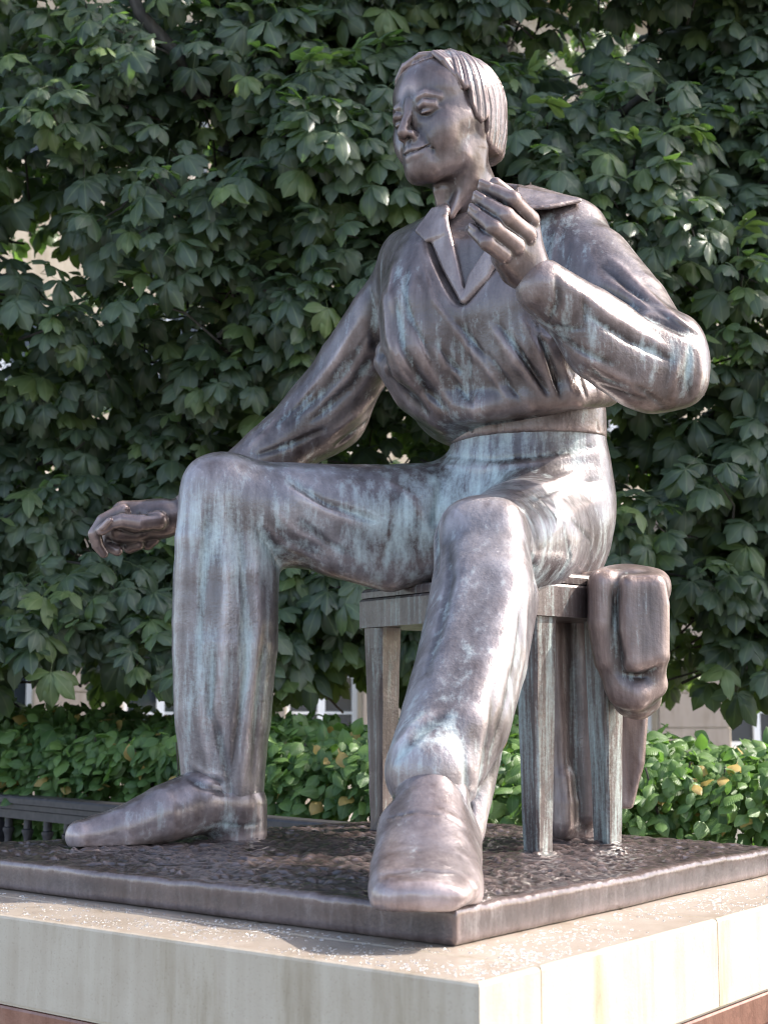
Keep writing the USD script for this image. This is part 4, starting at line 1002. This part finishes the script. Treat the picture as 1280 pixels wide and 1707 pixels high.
def hair():
    F = Field((-.125, -.150, -.125), (.125, .120, .160), 0.0020)
    X, Y, Z = F.ax[0][:, None, None], F.ax[1][None, :, None], F.ax[2][None, None, :]
    az = np.arctan2(np.abs(X), Y + 0.012 + 0 * X)
    zz = np.where(Z > .035, Z - .035, (Z - .035) * 0.50)
    layer = np.interp(az, (0, .95, 1.20, 1.24, 1.62, 1.66, 2.3, 3.15), (.001, .003, .005, .001, .004, -.002, .004, .004)).astype(np.float32)
    r = np.array([.0890, .1105, .0915], np.float32)
    k0 = np.sqrt((X / r[0]) ** 2 + ((Y + .016) / r[1]) ** 2 + (zz / r[2]) ** 2); k1 = np.sqrt((X / r[0] ** 2) ** 2 + ((Y + .016) / r[1] ** 2) ** 2 + (zz / r[2] ** 2) ** 2)
    d = (k0 * (k0 - 1) / np.maximum(k1, 1e-6)).astype(np.float32) - layer
    low = np.interp(az, (0, .35, .62, .86, .98, 1.08, 1.17, 1.21, 1.30, 1.45, 1.57, 1.62, 1.72, 1.95, 2.3, 3.15), (.090, .095, .098, .080, .046, .030, .032, .006, -.014, -.026, -.018, -.040, -.054, -.064, -.069, -.070))
    ph = az * 88 + 15 * meshkit.noise(np.stack(np.broadcast_arrays(az * 4, Z * 18, np.sign(X) + 0 * Y), -1)).astype(np.float32) + 0.012 / 0.002 * 0
    fade = np.clip((np.sqrt(X ** 2 + (Y + .016) ** 2) - .02) / .05, 0, 1)
    d = d + (0.0007 * np.sin(ph) + 0.0007 * np.sin(ph * 0.37 + 1)).astype(np.float32) * fade
    cut = (low - Z).astype(np.float32)
    kk = .008; q = np.maximum(kk - np.abs(d - cut), 0) / kk
    F.d = (np.maximum(d, cut) + q * q * kk * .25).astype(np.float32)
    for j in range(6):                                              # locks swept across the forehead from the parting
        o = V3(0, -.010 - .009 * j, .0035 + .0030 * j - .0006 * j * j)
        F.add(chain([(V3(.036, .050, .104) + o, .005), (V3(.010, .070, .104) + o, .0062), (V3(-.022, .076, .093) + o, .0066), (V3(-.050, .062, .073) + o * .8, .006), (V3(-.068, .040, .050) + o * .6, .003)]), .004)
    for s in (-1, 1):
        for j in range(3):
            o = V3(0, -.009 * j, .002 * j)
            F.add(chain([(V3(s * .036, .052, .106) + o, .005), (V3(s * .055, .050, .086) + o, .0065), (V3(s * .067, .041, .058) + o, .0065), (V3(s * .0735, .034, .033 - .004 * j) + o, .003)]), .002)
    v, f, c, p = cast('hair', F, None, None, [(840, 230, 3.6, .08, .15)], 0.0, rough=0.0006, M=M)
    emit('hair', [(v, f, c, p)], 'bronze_skin', man)

def chest():
    C = loft([(P(800, 400, 3.70), .15, .10, LF), (P(808, 470, 3.68), .20, .155, LF), (P(818, 540, 3.68), .22, .165, LF)])
    lo, hi = bounds(C); F = Field(lo, hi, 0.006); F.add(C, .03)
    F.fold([(735, 398), (760, 402), (778, 412)], .008, .02, 'add')
    return cast('chest', F, None, None, [(790, 420, 3.5, .08, .35)], 0.1)

def raised_hand():
    wr = P(878, 452, 3.09)
    kn = [P(884, 366, 3.055), P(878, 390, 3.035), P(860, 409, 3.02), P(838, 424, 3.015)]           # knuckles, first finger to little finger
    mid = [P(854, 333, 3.00), P(843, 360, 2.985), P(824, 380, 2.98), P(812, 404, 2.985)]
    tip = [P(806, 311, 3.02), P(797, 331, 3.015), P(789, 352, 3.01), P(788, 384, 3.015)]
    prims = [cone(wr, wr + V3(0.01, .05, -.05), .045, .05)]
    lo, hi = np.minimum.reduce(kn + mid + tip + [wr]) - .13, np.maximum.reduce(kn + mid + tip + [wr]) + .13
    F = Field(lo, hi, 0.0028)
    F.add(pchain([(905, 482, 3.10, .048), (884, 458, 3.09, .042), (874, 440, 3.085, .040)]), .02)
    for k, q in enumerate(kn):
        F.add(cone(P(872, 444, 3.085) + (k - 1.5) * V3(-.014, -.004, -.006), q + V3(0, .012, 0), .030, .019), .022)
    F.add(cone(kn[0] + V3(-.015, .04, 0), kn[3] + V3(0, .04, .012), .022, .02), .03)
    for k in range(4):
        r0 = (.0200, .0205, .0198, .0180)[k]
        F.add(chain([(kn[k], r0), (mid[k] * 0.6 + kn[k] * 0.4, r0 * 0.92), (mid[k], r0 * 0.95)]), .006)
        H = Field(lo, hi, .0028)
    for k in range(4):
        r0 = (.0188, .0194, .0186, .0168)[k]
        F.add(chain([(mid[k], r0), (0.45 * mid[k] + 0.55 * tip[k], r0 * 0.88), (tip[k], r0 * 0.72)]), .004)
        n = tip[k] + V3(-.002, -.010, .006) ; d = (tip[k] - mid[k]); d /= np.linalg.norm(d)
        F.add(cone(n - d * .016, n + d * .004, .0075, .0068), .002)                               # nail
    F.add(chain([(P(886, 420, 3.12), .026), (P(872, 370, 3.13), .023), (P(850, 330, 3.115), .019), (P(826, 306, 3.09), .014)]), .012)
    return cast('h', F, None, None, [(850, 430, 3.05, .05, .1)], -0.05, rough=0.0006)

def resting_hand():
    wr = P(290, 860, 3.87)
    lo, hi = P(120, 960, 3.72) - .02, P(330, 800, 4.0) + .03
    F = Field(np.minimum(lo, hi), np.maximum(lo, hi), 0.0030)
    F.add(pchain([(330, 846, 3.89, .052), (292, 862, 3.87, .043), (262, 866, 3.86, .046)]), .02)
    F.add(pchain([(270, 866, 3.86, .046), (222, 868, 3.86, .044), (206, 864, 3.86, .038)]), .02)
    F.add(pchain([(272, 856, 3.86, .030), (205, 848, 3.85, .018)]), .02)
    F.add(pchain([(222, 880, 3.86, .044), (200, 884, 3.85, .036)]), .02)
    for pts in [[(205, 852, 3.80, .020), (172, 868, 3.79, .0175), (158, 890, 3.79, .0170), (163, 908, 3.80, .0155), (173, 922, 3.81, .0120)],
                [(210, 862, 3.85, .022), (182, 884, 3.85, .019), (178, 908, 3.85, .0175), (196, 918, 3.84, .014)],
                [(222, 872, 3.89, .022), (204, 898, 3.89, .0195), (216, 912, 3.87, .017), (232, 908, 3.86, .014)],
                [(238, 878, 3.90, .020), (230, 902, 3.90, .018), (246, 908, 3.88, .015), (258, 900, 3.87, .013)]]:
        F.add(pchain(pts), .009)
    F.add(pchain([(262, 868, 3.80, .026), (232, 872, 3.775, .022), (205, 868, 3.765, .019), (186, 872, 3.765, .0165), (170, 884, 3.768, .0135)]), .010)
    F.add(pchain([(182, 868, 3.748, .0085), (170, 880, 3.752, .0075)]), .003)
    F.fold([(205, 850), (230, 856), (262, 858)], .006, .012, 'sub'); F.fold([(196, 882), (225, 890), (255, 884)], .007, .010, 'sub')
    return cast('h', F, None, None, [], -0.08, rough=0.0008)

def arms():
    C = pchain([(800, 420, 3.70, .07), (690, 468, 3.77, .055), (590, 612, 3.90, .05), (545, 686, 3.95, .05), (450, 762, 3.93, .045), (330, 846, 3.89, .040), (285, 863, 3.87, .036)]) \
        + pchain([(820, 430, 3.68, .07), (962, 420, 3.53, .06), (1010, 452, 3.45, .055), (1058, 524, 3.33, .05), (1098, 604, 3.21, .05), (1035, 576, 3.17, .045), (975, 533, 3.13, .042), (885, 460, 3.09, .038)])
    lo, hi = bounds(C); F = Field(lo, hi, 0.008); F.add(C, .02)
    return cast('arms', F, None, None, [], 0.0, rough=0)

def body():
    import manifold3d as m3
    from scipy.spatial import cKDTree
    parts = [head(), chest(), raised_hand(), resting_hand(), arms()]
    solids = []
    for w, f, c, p in parts:
        tm = trimesh.Trimesh(w, f, process=False)
        tm = max(tm.split(only_watertight=False), key=lambda q: len(q.faces))
        solids.append(m3.Manifold(m3.Mesh(np.asarray(tm.vertices, np.float32), np.asarray(tm.faces, np.uint32))))
    one = m3.Manifold.batch_boolean(solids, m3.OpType.Add).to_mesh()
    v, f = np.asarray(one.vert_properties[:, :3], float), np.asarray(one.tri_verts)
    pts = np.vstack([q[0] for q in parts]); i = cKDTree(pts).query(v)[1]
    emit('body', [(v, f, np.concatenate([q[2] for q in parts])[i], np.concatenate([q[3] for q in parts])[i])], 'bronze_skin', man)
body()
hair()

# ------------------------------------------------------------------ rain drops
def drops():
    r = np.random.default_rng(12); V, Fc, k = [], [], 0
    dome_ = lathe([(1.0, 0.0), (0.92, 0.30), (0.6, 0.55), (0.15, 0.65)], sides=7)
    dv, df = np.array(dome_.vertices), np.array(dome_.faces)
    grown = PP.buffer(0.014)
    from shapely.geometry import Point
    n = 0
    while n < 2600:
        t, s = (r.uniform(0, 1.75), r.uniform(0, 0.27)) if r.random() < 0.45 else (r.uniform(0, 0.27), r.uniform(0, 1.9))
        p = N1 + E2 * t + E1 * s
        if min(t, s) < 0.012 or grown.contains(Point(p)) or not SP.contains(Point(p)): continue
        if meshkit.noise(V3(p[0] * 9, p[1] * 9, 0)[None])[0] < r.uniform(0.1, 0.6): continue
        q = r.uniform(0.0012, 0.0030) * (1.5 if r.random() < 0.12 else 1)
        V.append(dv * (q * r.uniform(.8, 1.3), q * r.uniform(.8, 1.3), q) + (p[0], p[1], ST + 0.0003)); Fc.append(df + k); k += len(dv); n += 1
    m = obj('raindrops', (np.vstack(V), np.vstack(Fc)), 'water', smooth=True)
    tag(m, 'clear raindrops lying on the stone ledge round the bronze plate', 'raindrops', kind='stuff')
drops()
